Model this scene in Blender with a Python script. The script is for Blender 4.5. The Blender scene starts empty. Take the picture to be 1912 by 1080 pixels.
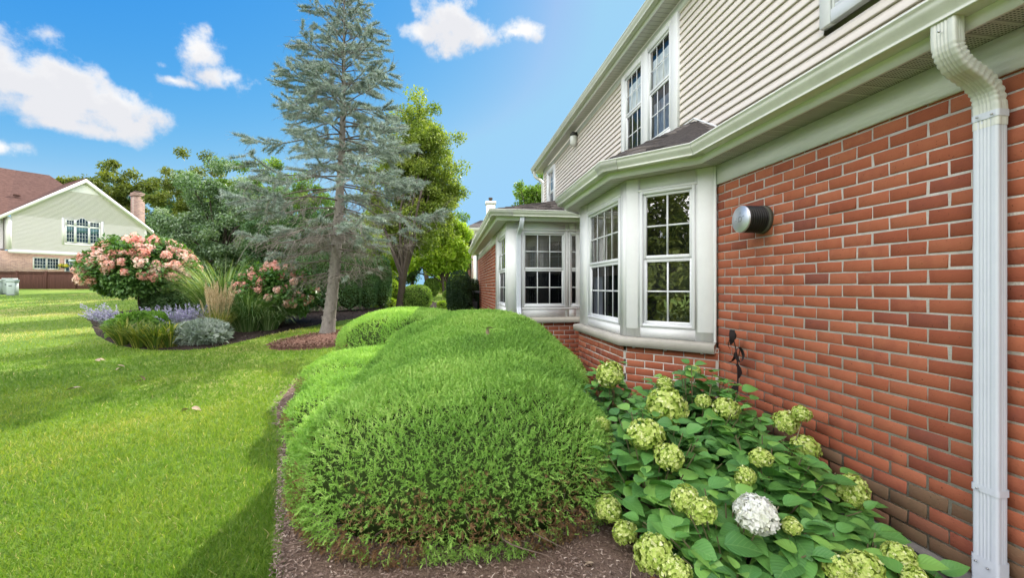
import bpy, math, numpy as np
from mathutils import Vector

R = math.radians
rng = np.random.default_rng(11)
S = bpy.context.scene

# ------------------------------------------------------------------ camera, sky, sun, exposure
PSI = R(8.395)
cam_data = bpy.data.cameras.new("camera")
cam_data.sensor_width = 36.0
cam_data.lens = 786.0 / 1912.0 * 36.0
cam_data.shift_y = -3.0 / 1912.0
cam_data.clip_start = 0.05
cam_data.clip_end = 2000
cam = bpy.data.objects.new("camera", cam_data)
cam.location = (0, 0, 1.6)
cam.rotation_euler = (R(90), 0, -PSI)
S.collection.objects.link(cam)
S.camera = cam
S.render.resolution_x, S.render.resolution_y = 1024, 579
S.view_settings.view_transform = 'Standard'
S.view_settings.look = 'None'
S.view_settings.gamma = 1
S.view_settings.exposure = 1.75
SUN_AZ, SUN_EL = R(38.6), R(40.3)
sun_vec = Vector((math.sin(SUN_AZ) * math.cos(SUN_EL), math.cos(SUN_AZ) * math.cos(SUN_EL), math.sin(SUN_EL)))
sd = bpy.data.lights.new("sun", 'SUN')
sd.energy = 2.35
sd.angle = R(0.55)
sd.color = (1.0, 0.94, 0.84)
sun = bpy.data.objects.new("sun", sd)
sun.rotation_euler = sun_vec.to_track_quat('Z', 'Y').to_euler()
sun.location = (20, 25, 30)
S.collection.objects.link(sun)


def N(nt, typ, **kw):
    n = nt.nodes.new(typ)
    for k, v in kw.items():
        if k.startswith('i_'):
            key = k[2:]
            n.inputs[int(key) if key.isdigit() else key.replace('_', ' ')].default_value = v
        else:
            setattr(n, k, v)
    return n


def math_node(nt, op, a, b=None, clamp=False):
    n = nt.nodes.new('ShaderNodeMath')
    n.operation = op
    n.use_clamp = clamp
    for i, x in enumerate((a, b)):
        if x is None:
            continue
        if isinstance(x, (int, float)):
            n.inputs[i].default_value = x
        else:
            nt.links.new(x, n.inputs[i])
    return n.outputs[0]


def build_world():
    w = bpy.data.worlds.new("World")
    S.world = w
    w.use_nodes = True
    nt = w.node_tree
    nt.nodes.clear()
    L = nt.links.new
    out = N(nt, 'ShaderNodeOutputWorld')
    bg = N(nt, 'ShaderNodeBackground')
    bg.inputs['Strength'].default_value = 0.123
    sky = N(nt, 'ShaderNodeTexSky', sky_type='NISHITA', sun_disc=False, sun_elevation=SUN_EL, sun_rotation=SUN_AZ,
            altitude=200, air_density=1.0, dust_density=0.3, ozone_density=2.5)
    # grade the sky light the way the photograph was graded: deeper blue overhead, pale at the horizon
    spl = N(nt, 'ShaderNodeSeparateColor')
    L(sky.outputs[0], spl.inputs[0])
    hs = N(nt, 'ShaderNodeCombineColor')
    for i, (ref, to, ex, top) in enumerate(((1.33, .15, 2.7, .85), (2.27, .86, 1.05, 1.6), (4.13, 2.05, .20, 2.5))):
        q = math_node(nt, 'POWER', math_node(nt, 'DIVIDE', spl.outputs[i], ref), ex)
        L(math_node(nt, 'MINIMUM', math_node(nt, 'MULTIPLY', q, to), top), hs.inputs[i])
    tc = N(nt, 'ShaderNodeTexCoord')
    sep = N(nt, 'ShaderNodeSeparateXYZ')
    L(tc.outputs['Generated'], sep.inputs[0])
    az = math_node(nt, 'ARCTAN2', sep.outputs[0], sep.outputs[1])
    el = math_node(nt, 'ARCSINE', sep.outputs[2])
    comb = N(nt, 'ShaderNodeCombineXYZ')
    L(az, comb.inputs[0]); L(el, comb.inputs[1])
    noise = N(nt, 'ShaderNodeTexNoise')
    noise.inputs['Scale'].default_value = 9.0
    noise.inputs['Detail'].default_value = 9
    noise.inputs['Roughness'].default_value = 0.66
    L(tc.outputs['Generated'], noise.inputs['Vector'])

    def direction(px, py):
        xc, up = (px - 956) / 786.0, (537 - py) / 786.0
        X = xc * math.cos(PSI) + math.sin(PSI)
        Y = math.cos(PSI) - xc * math.sin(PSI)
        return math.atan2(X, Y), math.atan(up / math.hypot(X, Y))
    puffs = []
    for px, py, a, b in ((20, 150, .15, .09), (110, 170, .13, .085), (205, 195, .12, .06), (60, 195, .20, .05),
                         (130, 235, .12, .03), (0, 272, .06, .03),
                         (370, 105, .055, .055), (395, 140, .08, .035), (325, 150, .05, .02), (305, 122, .025, .02),
                         (850, 45, .11, .075), (890, 65, .10, .055), (960, 60, .09, .03), (790, 60, .06, .03)):
        A, E = direction(px, py)
        puffs.append((A, E, a * 1.25, b * 1.15))
    fill_clouds = []  # bright unseen clouds added behind the camera to lift the shaded walls
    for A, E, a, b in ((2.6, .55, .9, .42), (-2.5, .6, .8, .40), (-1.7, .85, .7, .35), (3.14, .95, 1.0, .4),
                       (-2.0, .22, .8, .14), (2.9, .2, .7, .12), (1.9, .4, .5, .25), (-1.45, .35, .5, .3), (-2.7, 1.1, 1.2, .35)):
        fill_clouds.append((A, E, a, b))

    def field(dy, puffs=puffs):
        last = None
        for A, E, a, b in puffs:
            m = N(nt, 'ShaderNodeMapping')
            m.inputs['Location'].default_value = (-A / a, (-E + dy) / b, 0)
            m.inputs['Scale'].default_value = (1 / a, 1 / b, 1)
            L(comb.outputs[0], m.inputs['Vector'])
            g = N(nt, 'ShaderNodeTexGradient', gradient_type='SPHERICAL')
            L(m.outputs[0], g.inputs[0])
            last = g.outputs['Fac'] if last is None else math_node(nt, 'MAXIMUM', last, g.outputs['Fac'])
        return last
    fr_, rr_ = field(0), field(0, fill_clouds)
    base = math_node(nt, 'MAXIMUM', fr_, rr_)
    nz = math_node(nt, 'MULTIPLY', math_node(nt, 'SUBTRACT', noise.outputs['Fac'], 0.5), 1.9)
    n2 = N(nt, 'ShaderNodeTexNoise')
    n2.inputs['Scale'].default_value = 26
    n2.inputs['Detail'].default_value = 6
    L(tc.outputs['Generated'], n2.inputs['Vector'])
    nz = math_node(nt, 'ADD', nz, math_node(nt, 'MULTIPLY', math_node(nt, 'SUBTRACT', n2.outputs['Fac'], 0.5), 0.9))
    body = math_node(nt, 'ADD', base, nz)
    mr = N(nt, 'ShaderNodeMapRange', interpolation_type='SMOOTHSTEP')
    mr.inputs['From Min'].default_value = 0.30
    mr.inputs['From Max'].default_value = 0.84
    L(body, mr.inputs['Value'])
    inside = math_node(nt, 'MULTIPLY', base, 6.0, clamp=True)
    mrr = N(nt, 'ShaderNodeMapRange', interpolation_type='SMOOTHSTEP')
    mrr.inputs['From Min'].default_value = 0.08
    mrr.inputs['From Max'].default_value = 0.42
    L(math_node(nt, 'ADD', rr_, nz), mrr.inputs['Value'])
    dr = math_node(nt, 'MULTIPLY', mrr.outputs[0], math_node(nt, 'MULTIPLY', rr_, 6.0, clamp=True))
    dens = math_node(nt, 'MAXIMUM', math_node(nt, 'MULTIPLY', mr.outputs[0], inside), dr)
    # cloud self-shadow put into the colour: undersides a little greyer
    mr2 = N(nt, 'ShaderNodeMapRange', interpolation_type='SMOOTHSTEP')
    mr2.inputs['From Min'].default_value = 0.05
    mr2.inputs['From Max'].default_value = 0.75
    L(math_node(nt, 'ADD', field(0.03), nz), mr2.inputs['Value'])
    ccol = N(nt, 'ShaderNodeMix', data_type='RGBA')
    ccol.inputs[6].default_value = (2.55, 2.53, 2.50, 1)
    ccol.inputs[7].default_value = (2.02, 2.04, 2.14, 1)
    L(mr2.outputs[0], ccol.inputs[0])
    mix = N(nt, 'ShaderNodeMix', data_type='RGBA')
    gain = N(nt, 'ShaderNodeMix', data_type='RGBA', blend_type='MULTIPLY')
    gain.inputs[0].default_value = 1
    L(ccol.outputs[2], gain.inputs[6])
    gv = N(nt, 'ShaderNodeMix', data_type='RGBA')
    gv.inputs[6].default_value = (1, 1, 1, 1); gv.inputs[7].default_value = (4.5, 4.45, 4.45, 1)  # extra brightness for the added fill clouds
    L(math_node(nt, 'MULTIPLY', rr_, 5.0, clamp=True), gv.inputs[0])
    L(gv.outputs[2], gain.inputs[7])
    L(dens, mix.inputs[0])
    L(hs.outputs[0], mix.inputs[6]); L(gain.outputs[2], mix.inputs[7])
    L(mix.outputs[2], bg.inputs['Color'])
    L(bg.outputs[0], out.inputs[0])


build_world()

# ------------------------------------------------------------------ materials
MATS = {}


def principled(name):
    m = bpy.data.materials.new(name)
    m.use_nodes = True
    nt = m.node_tree
    b = nt.nodes['Principled BSDF']
    return m, nt, b


def mat(name, c1, c2=None, rough=0.6, scale=6.0, bump=0.0, bscale=None, spec=0.4, metal=0.0, detail=6, coords='Object', stretch=None):
    if name in MATS:
        return MATS[name]
    m, nt, b = principled(name)
    L = nt.links.new
    b.inputs['Roughness'].default_value = rough
    b.inputs['Metallic'].default_value = metal
    b.inputs['Specular IOR Level'].default_value = spec
    tc = N(nt, 'ShaderNodeTexCoord')
    src = tc.outputs[coords]
    if stretch:
        mp = N(nt, 'ShaderNodeMapping')
        mp.inputs['Scale'].default_value = stretch
        L(src, mp.inputs[0])
        src = mp.outputs[0]
    nz = N(nt, 'ShaderNodeTexNoise')
    nz.inputs['Scale'].default_value = scale
    nz.inputs['Detail'].default_value = detail
    nz.inputs['Roughness'].default_value = 0.84
    L(src, nz.inputs['Vector'])
    if c2 is None:
        c2 = tuple(x * 0.86 for x in c1)
    rp = N(nt, 'ShaderNodeValToRGB')
    rp.color_ramp.elements[0].position = 0.35
    rp.color_ramp.elements[1].position = 0.65
    rp.color_ramp.elements[0].color = (*c2, 1)
    rp.color_ramp.elements[1].color = (*c1, 1)
    L(nz.outputs['Fac'], rp.inputs[0])
    L(rp.outputs[0], b.inputs['Base Color'])
    if bump:
        n2 = N(nt, 'ShaderNodeTexNoise')
        n2.inputs['Scale'].default_value = bscale or scale * 6
        n2.inputs['Detail'].default_value = 5
        L(src, n2.inputs['Vector'])
        bp = N(nt, 'ShaderNodeBump')
        bp.inputs['Strength'].default_value = bump
        bp.inputs['Distance'].default_value = 0.01
        L(n2.outputs['Fac'], bp.inputs['Height'])
        L(bp.outputs[0], b.inputs['Normal'])
    MATS[name] = m
    return m


def leaf_mat(name, stops, trans=0.35, rough=0.5, spec=0.35, tcol=None, veins=False):
    """foliage: colour from the per-leaf random value 'v'; part of the light passes through."""
    m, nt, b = principled(name)
    L = nt.links.new
    at = N(nt, 'ShaderNodeAttribute', attribute_name='v')
    rp = N(nt, 'ShaderNodeValToRGB')
    el = rp.color_ramp.elements
    while len(el) < len(stops):
        el.new(0.5)
    for e, (p, c) in zip(el, stops):
        e.position = p
        e.color = (*c, 1)
    L(at.outputs['Fac'], rp.inputs[0])
    col = rp.outputs[0]
    if veins:
        uv = N(nt, 'ShaderNodeUVMap')
        sp = N(nt, 'ShaderNodeSeparateXYZ')
        L(uv.outputs[0], sp.inputs[0])
        aw = math_node(nt, 'ABSOLUTE', math_node(nt, 'SUBTRACT', sp.outputs[1], 0.5))
        ph = math_node(nt, 'SUBTRACT', math_node(nt, 'MULTIPLY', sp.outputs[0], 44.0), math_node(nt, 'MULTIPLY', aw, 40.0))
        sn = math_node(nt, 'SINE', ph)
        vein = math_node(nt, 'SMOOTH_MAX', math_node(nt, 'GREATER_THAN', sn, 0.93), math_node(nt, 'LESS_THAN', aw, 0.02))
        mx = N(nt, 'ShaderNodeMix', data_type='RGBA')
        mx.inputs[7].default_value = (0.20, 0.36, 0.12, 1)
        L(math_node(nt, 'MULTIPLY', vein, 0.38), mx.inputs[0])
        L(col, mx.inputs[6])
        col = mx.outputs[2]
        bp = N(nt, 'ShaderNodeBump')
        bp.inputs['Strength'].default_value = 0.14
        bp.inputs['Distance'].default_value = 0.004
        L(sn, bp.inputs['Height'])
        L(bp.outputs[0], b.inputs['Normal'])
    L(col, b.inputs['Base Color'])
    b.inputs['Roughness'].default_value = rough
    b.inputs['Specular IOR Level'].default_value = spec
    tr = N(nt, 'ShaderNodeBsdfTranslucent')
    hs = N(nt, 'ShaderNodeMix', data_type='RGBA', blend_type='MULTIPLY')
    hs.inputs[0].default_value = 1
    hs.inputs[7].default_value = (*(tcol or (1.5, 1.6, 0.6)), 1)
    L(col, hs.inputs[6])
    L(hs.outputs[2], tr.inputs[0])
    ms = N(nt, 'ShaderNodeMixShader')
    ms.inputs[0].default_value = trans
    L(b.outputs[0], ms.inputs[1]); L(tr.outputs[0], ms.inputs[2])
    L(ms.outputs[0], nt.nodes['Material Output'].inputs[0])
    MATS[name] = m
    return m


def brick_mat(name, cols, mott=0.35):
    """single bricks: colour picked by the per-brick value 'v', mottled and pitted."""
    m, nt, b = principled(name)
    L = nt.links.new
    at = N(nt, 'ShaderNodeAttribute', attribute_name='v')
    tc = N(nt, 'ShaderNodeTexCoord')
    nz = N(nt, 'ShaderNodeTexNoise'); nz.inputs['Scale'].default_value = 16; nz.inputs['Detail'].default_value = 8
    L(tc.outputs['Object'], nz.inputs['Vector'])
    val = math_node(nt, 'ADD', at.outputs['Fac'], math_node(nt, 'MULTIPLY', math_node(nt, 'SUBTRACT', nz.outputs['Fac'], .5), mott))
    rp = N(nt, 'ShaderNodeValToRGB')
    el = rp.color_ramp.elements
    while len(el) < len(cols):
        el.new(.5)
    for i, (e, c) in enumerate(zip(el, cols)):
        e.position = i / (len(cols) - 1)
        e.color = (*c, 1)
    L(val, rp.inputs[0])
    vo = N(nt, 'ShaderNodeTexNoise'); vo.inputs['Scale'].default_value = 95; vo.inputs['Detail'].default_value = 3
    L(tc.outputs['Object'], vo.inputs['Vector'])
    pit = N(nt, 'ShaderNodeMapRange'); pit.inputs['From Min'].default_value = .68; pit.inputs['From Max'].default_value = .74
    L(vo.outputs['Fac'], pit.inputs['Value'])
    mx = N(nt, 'ShaderNodeMix', data_type='RGBA')
    mx.inputs[7].default_value = (.05, .022, .015, 1)
    L(math_node(nt, 'MULTIPLY', pit.outputs[0], .8), mx.inputs[0]); L(rp.outputs[0], mx.inputs[6])
    n4 = N(nt, 'ShaderNodeTexNoise'); n4.inputs['Scale'].default_value = 9; n4.inputs['Detail'].default_value = 9; n4.inputs['Roughness'].default_value = .75
    mq = N(nt, 'ShaderNodeMapping'); mq.inputs['Scale'].default_value = (1, .8, 4.5)
    L(tc.outputs['Object'], mq.inputs[0]); L(mq.outputs[0], n4.inputs['Vector'])
    sc4 = N(nt, 'ShaderNodeMapRange'); sc4.inputs['From Min'].default_value = .60; sc4.inputs['From Max'].default_value = .72
    L(n4.outputs['Fac'], sc4.inputs['Value'])
    m4 = N(nt, 'ShaderNodeMix', data_type='RGBA'); m4.inputs[7].default_value = (.13, .055, .038, 1)
    L(math_node(nt, 'MULTIPLY', sc4.outputs[0], .55), m4.inputs[0]); L(mx.outputs[2], m4.inputs[6])
    L(m4.outputs[2], b.inputs['Base Color'])
    bp = N(nt, 'ShaderNodeBump'); bp.inputs['Strength'].default_value = .5; bp.inputs['Distance'].default_value = .004
    n3 = N(nt, 'ShaderNodeTexNoise'); n3.inputs['Scale'].default_value = 60; n3.inputs['Detail'].default_value = 6
    mp = N(nt, 'ShaderNodeMapping'); mp.inputs['Scale'].default_value = (1, 1, 2.2)
    L(tc.outputs['Object'], mp.inputs[0]); L(mp.outputs[0], n3.inputs['Vector'])
    L(math_node(nt, 'SUBTRACT', n3.outputs['Fac'], math_node(nt, 'MULTIPLY', pit.outputs[0], .6)), bp.inputs['Height'])
    L(bp.outputs[0], b.inputs['Normal'])
    b.inputs['Roughness'].default_value = .85
    b.inputs['Specular IOR Level'].default_value = .2
    MATS[name] = m
    return m


def glass_mat(name, base=.10, tint=(.92, .95, .94), wav=0.0, gain=1.7):
    m = bpy.data.materials.new(name)
    m.use_nodes = True
    nt = m.node_tree
    nt.nodes.clear()
    L = nt.links.new
    out = N(nt, 'ShaderNodeOutputMaterial')
    tr = N(nt, 'ShaderNodeBsdfTransparent'); tr.inputs[0].default_value = (*tint, 1)
    gl = N(nt, 'ShaderNodeBsdfGlossy'); gl.inputs['Roughness'].default_value = .015
    lw = N(nt, 'ShaderNodeFresnel'); lw.inputs['IOR'].default_value = 1.52
    f = math_node(nt, 'ADD', math_node(nt, 'MULTIPLY', lw.outputs[0], gain), base, clamp=True)
    if wav:
        tc = N(nt, 'ShaderNodeTexCoord')
        nz = N(nt, 'ShaderNodeTexNoise'); nz.inputs['Scale'].default_value = 3.0; nz.inputs['Detail'].default_value = 1
        L(tc.outputs['Object'], nz.inputs['Vector'])
        bp = N(nt, 'ShaderNodeBump'); bp.inputs['Strength'].default_value = wav; bp.inputs['Distance'].default_value = .01
        L(nz.outputs['Fac'], bp.inputs['Height']); L(bp.outputs[0], gl.inputs['Normal'])
    ms = N(nt, 'ShaderNodeMixShader')
    L(f, ms.inputs[0]); L(tr.outputs[0], ms.inputs[1]); L(gl.outputs[0], ms.inputs[2])
    L(ms.outputs[0], out.inputs[0])
    MATS[name] = m
    return m


# ------------------------------------------------------------------ mesh helpers
ROOTLOC = {}


def tag(o, label=None, cat=None, group=None, kind=None):
    if label: o['label'] = label
    if cat: o['category'] = cat
    if group: o['group'] = group
    if kind: o['kind'] = kind
    return o


def empty(name, loc, label, cat, group=None):
    o = bpy.data.objects.new(name, None)
    o.location = loc
    o.empty_display_size = .2
    S.collection.objects.link(o)
    ROOTLOC[o] = np.array(loc, float)
    return tag(o, label, cat, group)


class MB:
    """collects geometry in world coordinates; build() links it as ONE mesh object."""
    def __init__(s):
        s.V = []; s.F = {}; s.n = 0; s.val = []; s.UV = None

    def add(s, verts, faces, v=0.5):
        verts = np.asarray(verts, float).reshape(-1, 3)
        for f in faces:
            s.F.setdefault(len(f), []).append(np.asarray([f], int) + s.n)
        s.V.append(verts)
        s.val.append(np.full(len(verts), v) if np.isscalar(v) else np.asarray(v, float))
        s.n += len(verts)
        return s

    def addarr(s, verts, faces, v):
        """verts (m,3); faces int array (k, j)."""
        for f in (faces if isinstance(faces, list) else [faces]):
            s.F.setdefault(f.shape[1], []).append(f + s.n)
        s.V.append(verts); s.val.append(v); s.n += len(verts)
        return s

    def build(s, name, material, parent=None, smooth=False, loc=None):
        V = np.concatenate(s.V) if s.V else np.zeros((0, 3))
        off = np.zeros(3)
        if parent is not None:
            off = ROOTLOC[parent]
        elif loc is not None:
            off = np.array(loc, float)
        me = bpy.data.meshes.new(name)
        V = (V - off).astype(np.float32)
        me.vertices.add(len(V))
        me.vertices.foreach_set('co', V.ravel())
        loops, starts, c = [], [], 0
        for k, fl in s.F.items():
            f = np.concatenate(fl)
            loops.append(f.ravel())
            starts.append(np.arange(len(f)) * k + c)
            c += f.size
        lp = np.concatenate(loops).astype(np.int32); st = np.concatenate(starts).astype(np.int32)
        me.loops.add(len(lp)); me.loops.foreach_set('vertex_index', lp)
        me.polygons.add(len(st)); me.polygons.foreach_set('loop_start', st)
        if smooth:
            me.polygons.foreach_set('use_smooth', np.ones(len(st), bool))
        at = me.attributes.new('v', 'FLOAT', 'POINT')
        at.data.foreach_set('value', np.concatenate(s.val).astype(np.float32))
        if s.UV is not None:
            uv = np.concatenate(s.UV).astype(np.float32)
            l = me.uv_layers.new(name='UVMap')
            l.data.foreach_set('uv', uv[lp].ravel())
        me.update(calc_edges=True)
        me.validate()
        mats = material if isinstance(material, (list, tuple)) else [material]
        for m in mats:
            me.materials.append(m)
        o = bpy.data.objects.new(name, me)
        S.collection.objects.link(o)
        if parent is not None:
            o.parent = parent
            ROOTLOC[o] = off
        else:
            o.location = off
            ROOTLOC[o] = off
        return o


BOXF = [(0, 1, 3, 2), (4, 6, 7, 5), (0, 4, 5, 1), (2, 3, 7, 6), (0, 2, 6, 4), (1, 5, 7, 3)]


def box(mb, x0, x1, y0, y1, z0, z1, v=.5):
    return mb.add([(x, y, z) for x in (x0, x1) for y in (y0, y1) for z in (z0, z1)], BOXF, v)


class Fr:
    """a wall plane: origin o, direction u along it, outward normal n (all horizontal)."""
    def __init__(s, a, b):
        s.o = np.array((*a, 0.0)); d = np.array((b[0] - a[0], b[1] - a[1], 0.0)); s.len = np.linalg.norm(d)
        s.u = d / s.len; s.n = np.array((-s.u[1], s.u[0], 0))

    def p(s, u, d, z):
        q = s.o + s.u * u + s.n * d
        return (q[0], q[1], z)


def fbox(mb, F, u0, u1, z0, z1, d0, d1, v=.5):
    return mb.add([F.p(u, d, z) for u in (u0, u1) for d in (d0, d1) for z in (z0, z1)], BOXF, v)


def fboxb(mb, F, u0, u1, z0, z1, d0, d1, c=.004, v=.5):
    """box whose outer face is chamfered."""
    P = [F.p(u, d0, z) for u, z in ((u0, z0), (u1, z0), (u1, z1), (u0, z1))]
    P += [F.p(u, d1 - c, z) for u, z in ((u0, z0), (u1, z0), (u1, z1), (u0, z1))]
    P += [F.p(u, d1, z) for u, z in ((u0 + c, z0 + c), (u1 - c, z0 + c), (u1 - c, z1 - c), (u0 + c, z1 - c))]
    fs = []
    for a in (0, 4):
        for i in range(4):
            j = (i + 1) % 4
            fs.append((a + i, a + j, a + 4 + j, a + 4 + i))
    fs.append((8, 9, 10, 11))
    return mb.add(P, fs, v)


def sweep(mb, path, prof, closed_prof=False, v=.5, caps=False):
    """profile of (outward offset, z) points swept along a horizontal path with mitred corners; outward = left of travel."""
    P = [np.array(p, float) for p in path]
    n = len(P)
    nor = []
    for i in range(n - 1):
        d = P[i + 1] - P[i]; d /= np.linalg.norm(d)
        nor.append(np.array((-d[1], d[0])))
    mit = []
    for i in range(n):
        if i == 0: m = nor[0]
        elif i == n - 1: m = nor[-1]
        else:
            m = nor[i - 1] + nor[i]; m = m / np.dot(m, nor[i])
        mit.append(m)
    k = len(prof)
    verts = [(*(P[i] + mit[i] * d), z) for i in range(n) for d, z in prof]
    fs = []
    for i in range(n - 1):
        for j in range(k if closed_prof else k - 1):
            a, b = i * k + j, i * k + (j + 1) % k
            fs.append((a, b, b + k, a + k))
    if caps:
        fs.append(tuple(range(k))); fs.append(tuple((n - 1) * k + j for j in reversed(range(k))))
    return mb.add(verts, fs, v)


def tube(mb, pts, rad, seg=8, v=.5, cap=True):
    """tapered tube through pts."""
    P = np.array(pts, float)
    n = len(P)
    rad = np.full(n, rad) if np.isscalar(rad) else np.asarray(rad, float)
    T = np.gradient(P, axis=0)
    T /= np.linalg.norm(T, axis=1)[:, None] + 1e-9
    up = np.array((0, 0, 1.0)) if abs(T[0][2]) < .9 else np.array((1.0, 0, 0))
    A = np.cross(T, up); A /= np.linalg.norm(A, axis=1)[:, None] + 1e-9
    B = np.cross(T, A)
    th = np.linspace(0, 2 * np.pi, seg, endpoint=False)
    V = P[:, None, :] + rad[:, None, None] * (np.cos(th)[None, :, None] * A[:, None, :] + np.sin(th)[None, :, None] * B[:, None, :])
    i = np.arange(n - 1)[:, None] * seg; j = np.arange(seg)[None, :]; j2 = (j + 1) % seg
    F = np.stack([i + j, i + j2, i + seg + j2, i + seg + j], -1).reshape(-1, 4)
    mb.addarr(V.reshape(-1, 3), F, np.full(n * seg, v))
    if cap:
        mb.F.setdefault(seg, []).append((np.arange(seg)[None, :] + mb.n - seg))
    return mb


def lathe(mb, prof, c, seg=20, axis='z', v=.5):
    """prof of (radius, height) revolved about an axis through c."""
    th = np.linspace(0, 2 * np.pi, seg, endpoint=False)
    V = []
    for r, h in prof:
        for t in th:
            a, b = r * math.cos(t), r * math.sin(t)
            V.append((a, b, h) if axis == 'z' else (h, a, b) if axis == 'x' else (a, h, b))
    fs = []
    for i in range(len(prof) - 1):
        for j in range(seg):
            k = (j + 1) % seg
            fs.append((i * seg + j, i * seg + k, (i + 1) * seg + k, (i + 1) * seg + j))
    return mb.add(np.array(V) + np.array(c), fs, v)


def unit(a):
    return a / (np.linalg.norm(a, axis=-1, keepdims=True) + 1e-9)


TPL = {
    'tri': ([(0, -.5, 0), (0, .5, 0), (1, 0, 0)], [(0, 1, 2)]),
    'rhomb': ([(0, 0, 0), (.45, -.5, .06), (.45, .5, .06), (1, 0, -.08)], [(0, 1, 3, 2)]),
    'fold': ([(0, 0, 0), (.45, -.5, .12), (.45, .5, .12), (1, 0, -.1), (.45, 0, 0)], [(0, 1, 4), (1, 3, 4), (0, 4, 2), (4, 3, 2)]),
    'blade': ([(0, -.5, 0), (0, .5, 0), (.5, -.38, .06), (.5, .38, .06), (1, 0, -.12)], [(0, 1, 3, 2), (2, 3, 4)]),
    'arch': ([(0, -.4, 0), (0, .4, 0), (.3, -.5, .10), (.3, .5, .10), (.6, -.45, .10), (.6, .45, .10), (.85, -.3, -.04), (.85, .3, -.04), (1, 0, -.2)],
             [(0, 1, 3, 2), (2, 3, 5, 4), (4, 5, 7, 6), (6, 7, 8)]),
}
_w = [(0, 0), (.1, .30), (.25, .46), (.42, .5), (.6, .43), (.78, .28), (.9, .12), (1, 0)]
_v, _f = [], []
for _t, _h in _w:
    for _s in (-1, -.5, 0, .5, 1):
        _v.append((_t, _s * _h, abs(_s) * .10 * (_h / .5) - .32 * _t * _t + (.02 if abs(_s) == .5 else 0)))
for _i in range(len(_w) - 1):
    for _j in range(4):
        _a = _i * 5 + _j
        _f.append((_a, _a + 1, _a + 6, _a + 5))
TPL['heart'] = (_v, _f)


def leaves(mb, P, D, Nn, Ln, Wd, v, tpl='rhomb', uv=False):
    """one small blade per row: base P, direction D, face normal Nn, length Ln, width Wd, colour value v."""
    tv, tf = TPL[tpl]
    n = len(P)
    if n == 0: return mb
    D = unit(D); Sd = unit(np.cross(D, Nn)); Nn = np.cross(Sd, D)
    Ln = np.broadcast_to(Ln, (n,)); Wd = np.broadcast_to(Wd, (n,)); v = np.broadcast_to(v, (n,))
    tv = np.array(tv)
    V = (P[:, None, :] + D[:, None, :] * (tv[None, :, 0:1] * Ln[:, None, None]) + Sd[:, None, :] * (tv[None, :, 1:2] * Wd[:, None, None])
         + Nn[:, None, :] * (tv[None, :, 2:3] * Ln[:, None, None]))
    k = len(tv)
    base = (np.arange(n) * k)[:, None]
    sizes = {}
    for f in tf: sizes.setdefault(len(f), []).append(f)
    Fs = []
    for sz, fl in sizes.items():
        a = np.array(fl)
        Fs.append((base[:, :, None] + a[None]).reshape(-1, sz))
    mb.addarr(V.reshape(-1, 3), Fs, np.repeat(v, k))
    if uv:
        if mb.UV is None: mb.UV = []
        u = np.stack([tv[:, 0], tv[:, 1] + .5], -1)
        mb.UV.append(np.tile(u, (n, 1)))
    return mb


def rand_dir(n):
    return unit(rng.normal(size=(n, 3)))


def gz(X, Y):
    t = np.asarray(X) * math.sin(PSI) + np.asarray(Y) * math.cos(PSI)
    d = t - 6.0
    sp = np.where(d > 8, d, np.log1p(np.exp(np.minimum(d, 8) * 2.2)) / 2.2)
    return .055 * np.minimum(sp, 28 + 3 * np.tanh((sp - 28) / 6))


def G(x, y):
    return float(gz(x, y))


def in_poly(X, Y, poly):
    c = np.zeros(X.shape, bool)
    n = len(poly)
    for i in range(n):
        x0, y0 = poly[i]; x1, y1 = poly[(i + 1) % n]
        cond = (y0 > Y) != (y1 > Y)
        xi = (x1 - x0) * (Y - y0) / (y1 - y0 + 1e-12) + x0
        c ^= cond & (X < xi)
    return c


def smooth_poly(pts, it=2):
    P = np.array(pts, float)
    for _ in range(it):
        Q = np.roll(P, -1, 0)
        P = np.stack([.75 * P + .25 * Q, .25 * P + .75 * Q], 1).reshape(-1, 2)
    return P


def vnoise(X, Y, s, seed=0):
    """cheap smooth noise 0..1."""
    r = np.random.default_rng(seed)
    o = np.zeros_like(X)
    for i in range(7):
        a = r.uniform(0, 6.28); k = s * r.uniform(.5, 1.7); ph = r.uniform(0, 6.28)
        o = o + np.sin((X * math.cos(a) + Y * math.sin(a)) * k + ph)
    return .5 + .5 * np.tanh(o / 2.6)

# ------------------------------------------------------------------ ground
BED = smooth_poly([(3.2, -3), (-.2, -3), (-.55, 0), (-.75, 1.4), (-.96, 2.5), (-1.3, 3.4), (-1.62, 4.3), (-1.95, 5.1), (-2.35, 5.9), (-2.55, 7), (-2.5, 8.2),
                   (-2.0, 9.8), (-1.4, 11), (.2, 12.2), (.6, 16.5), (3.2, 16.5)])
RING = smooth_poly([(-4.25, 10.5), (-3.9, 11.6), (-3.2, 12.5), (-2.55, 12.2), (-2.3, 11.2), (-2.5, 10.3), (-3.2, 9.95), (-3.9, 10.05)])
ISLE = smooth_poly([(-11.6, 15.6), (-10.0, 13.4), (-7.9, 11.2), (-6.4, 10.3), (-5.4, 10.35), (-5.1, 11.2), (-4.75, 12.6), (-4.1, 14.2), (-3.4, 15.5), (-2.2, 16.6),
                    (-1.6, 18.6), (-2.4, 20.5), (-6, 20.5), (-10, 22), (-13.5, 20.5), (-13.2, 17.3)])
FARBED = smooth_poly([(-2.2, 17.4), (-.6, 18.0), (-.3, 20.5), (-1.2, 23), (-3.5, 23), (-3.2, 19)])


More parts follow.
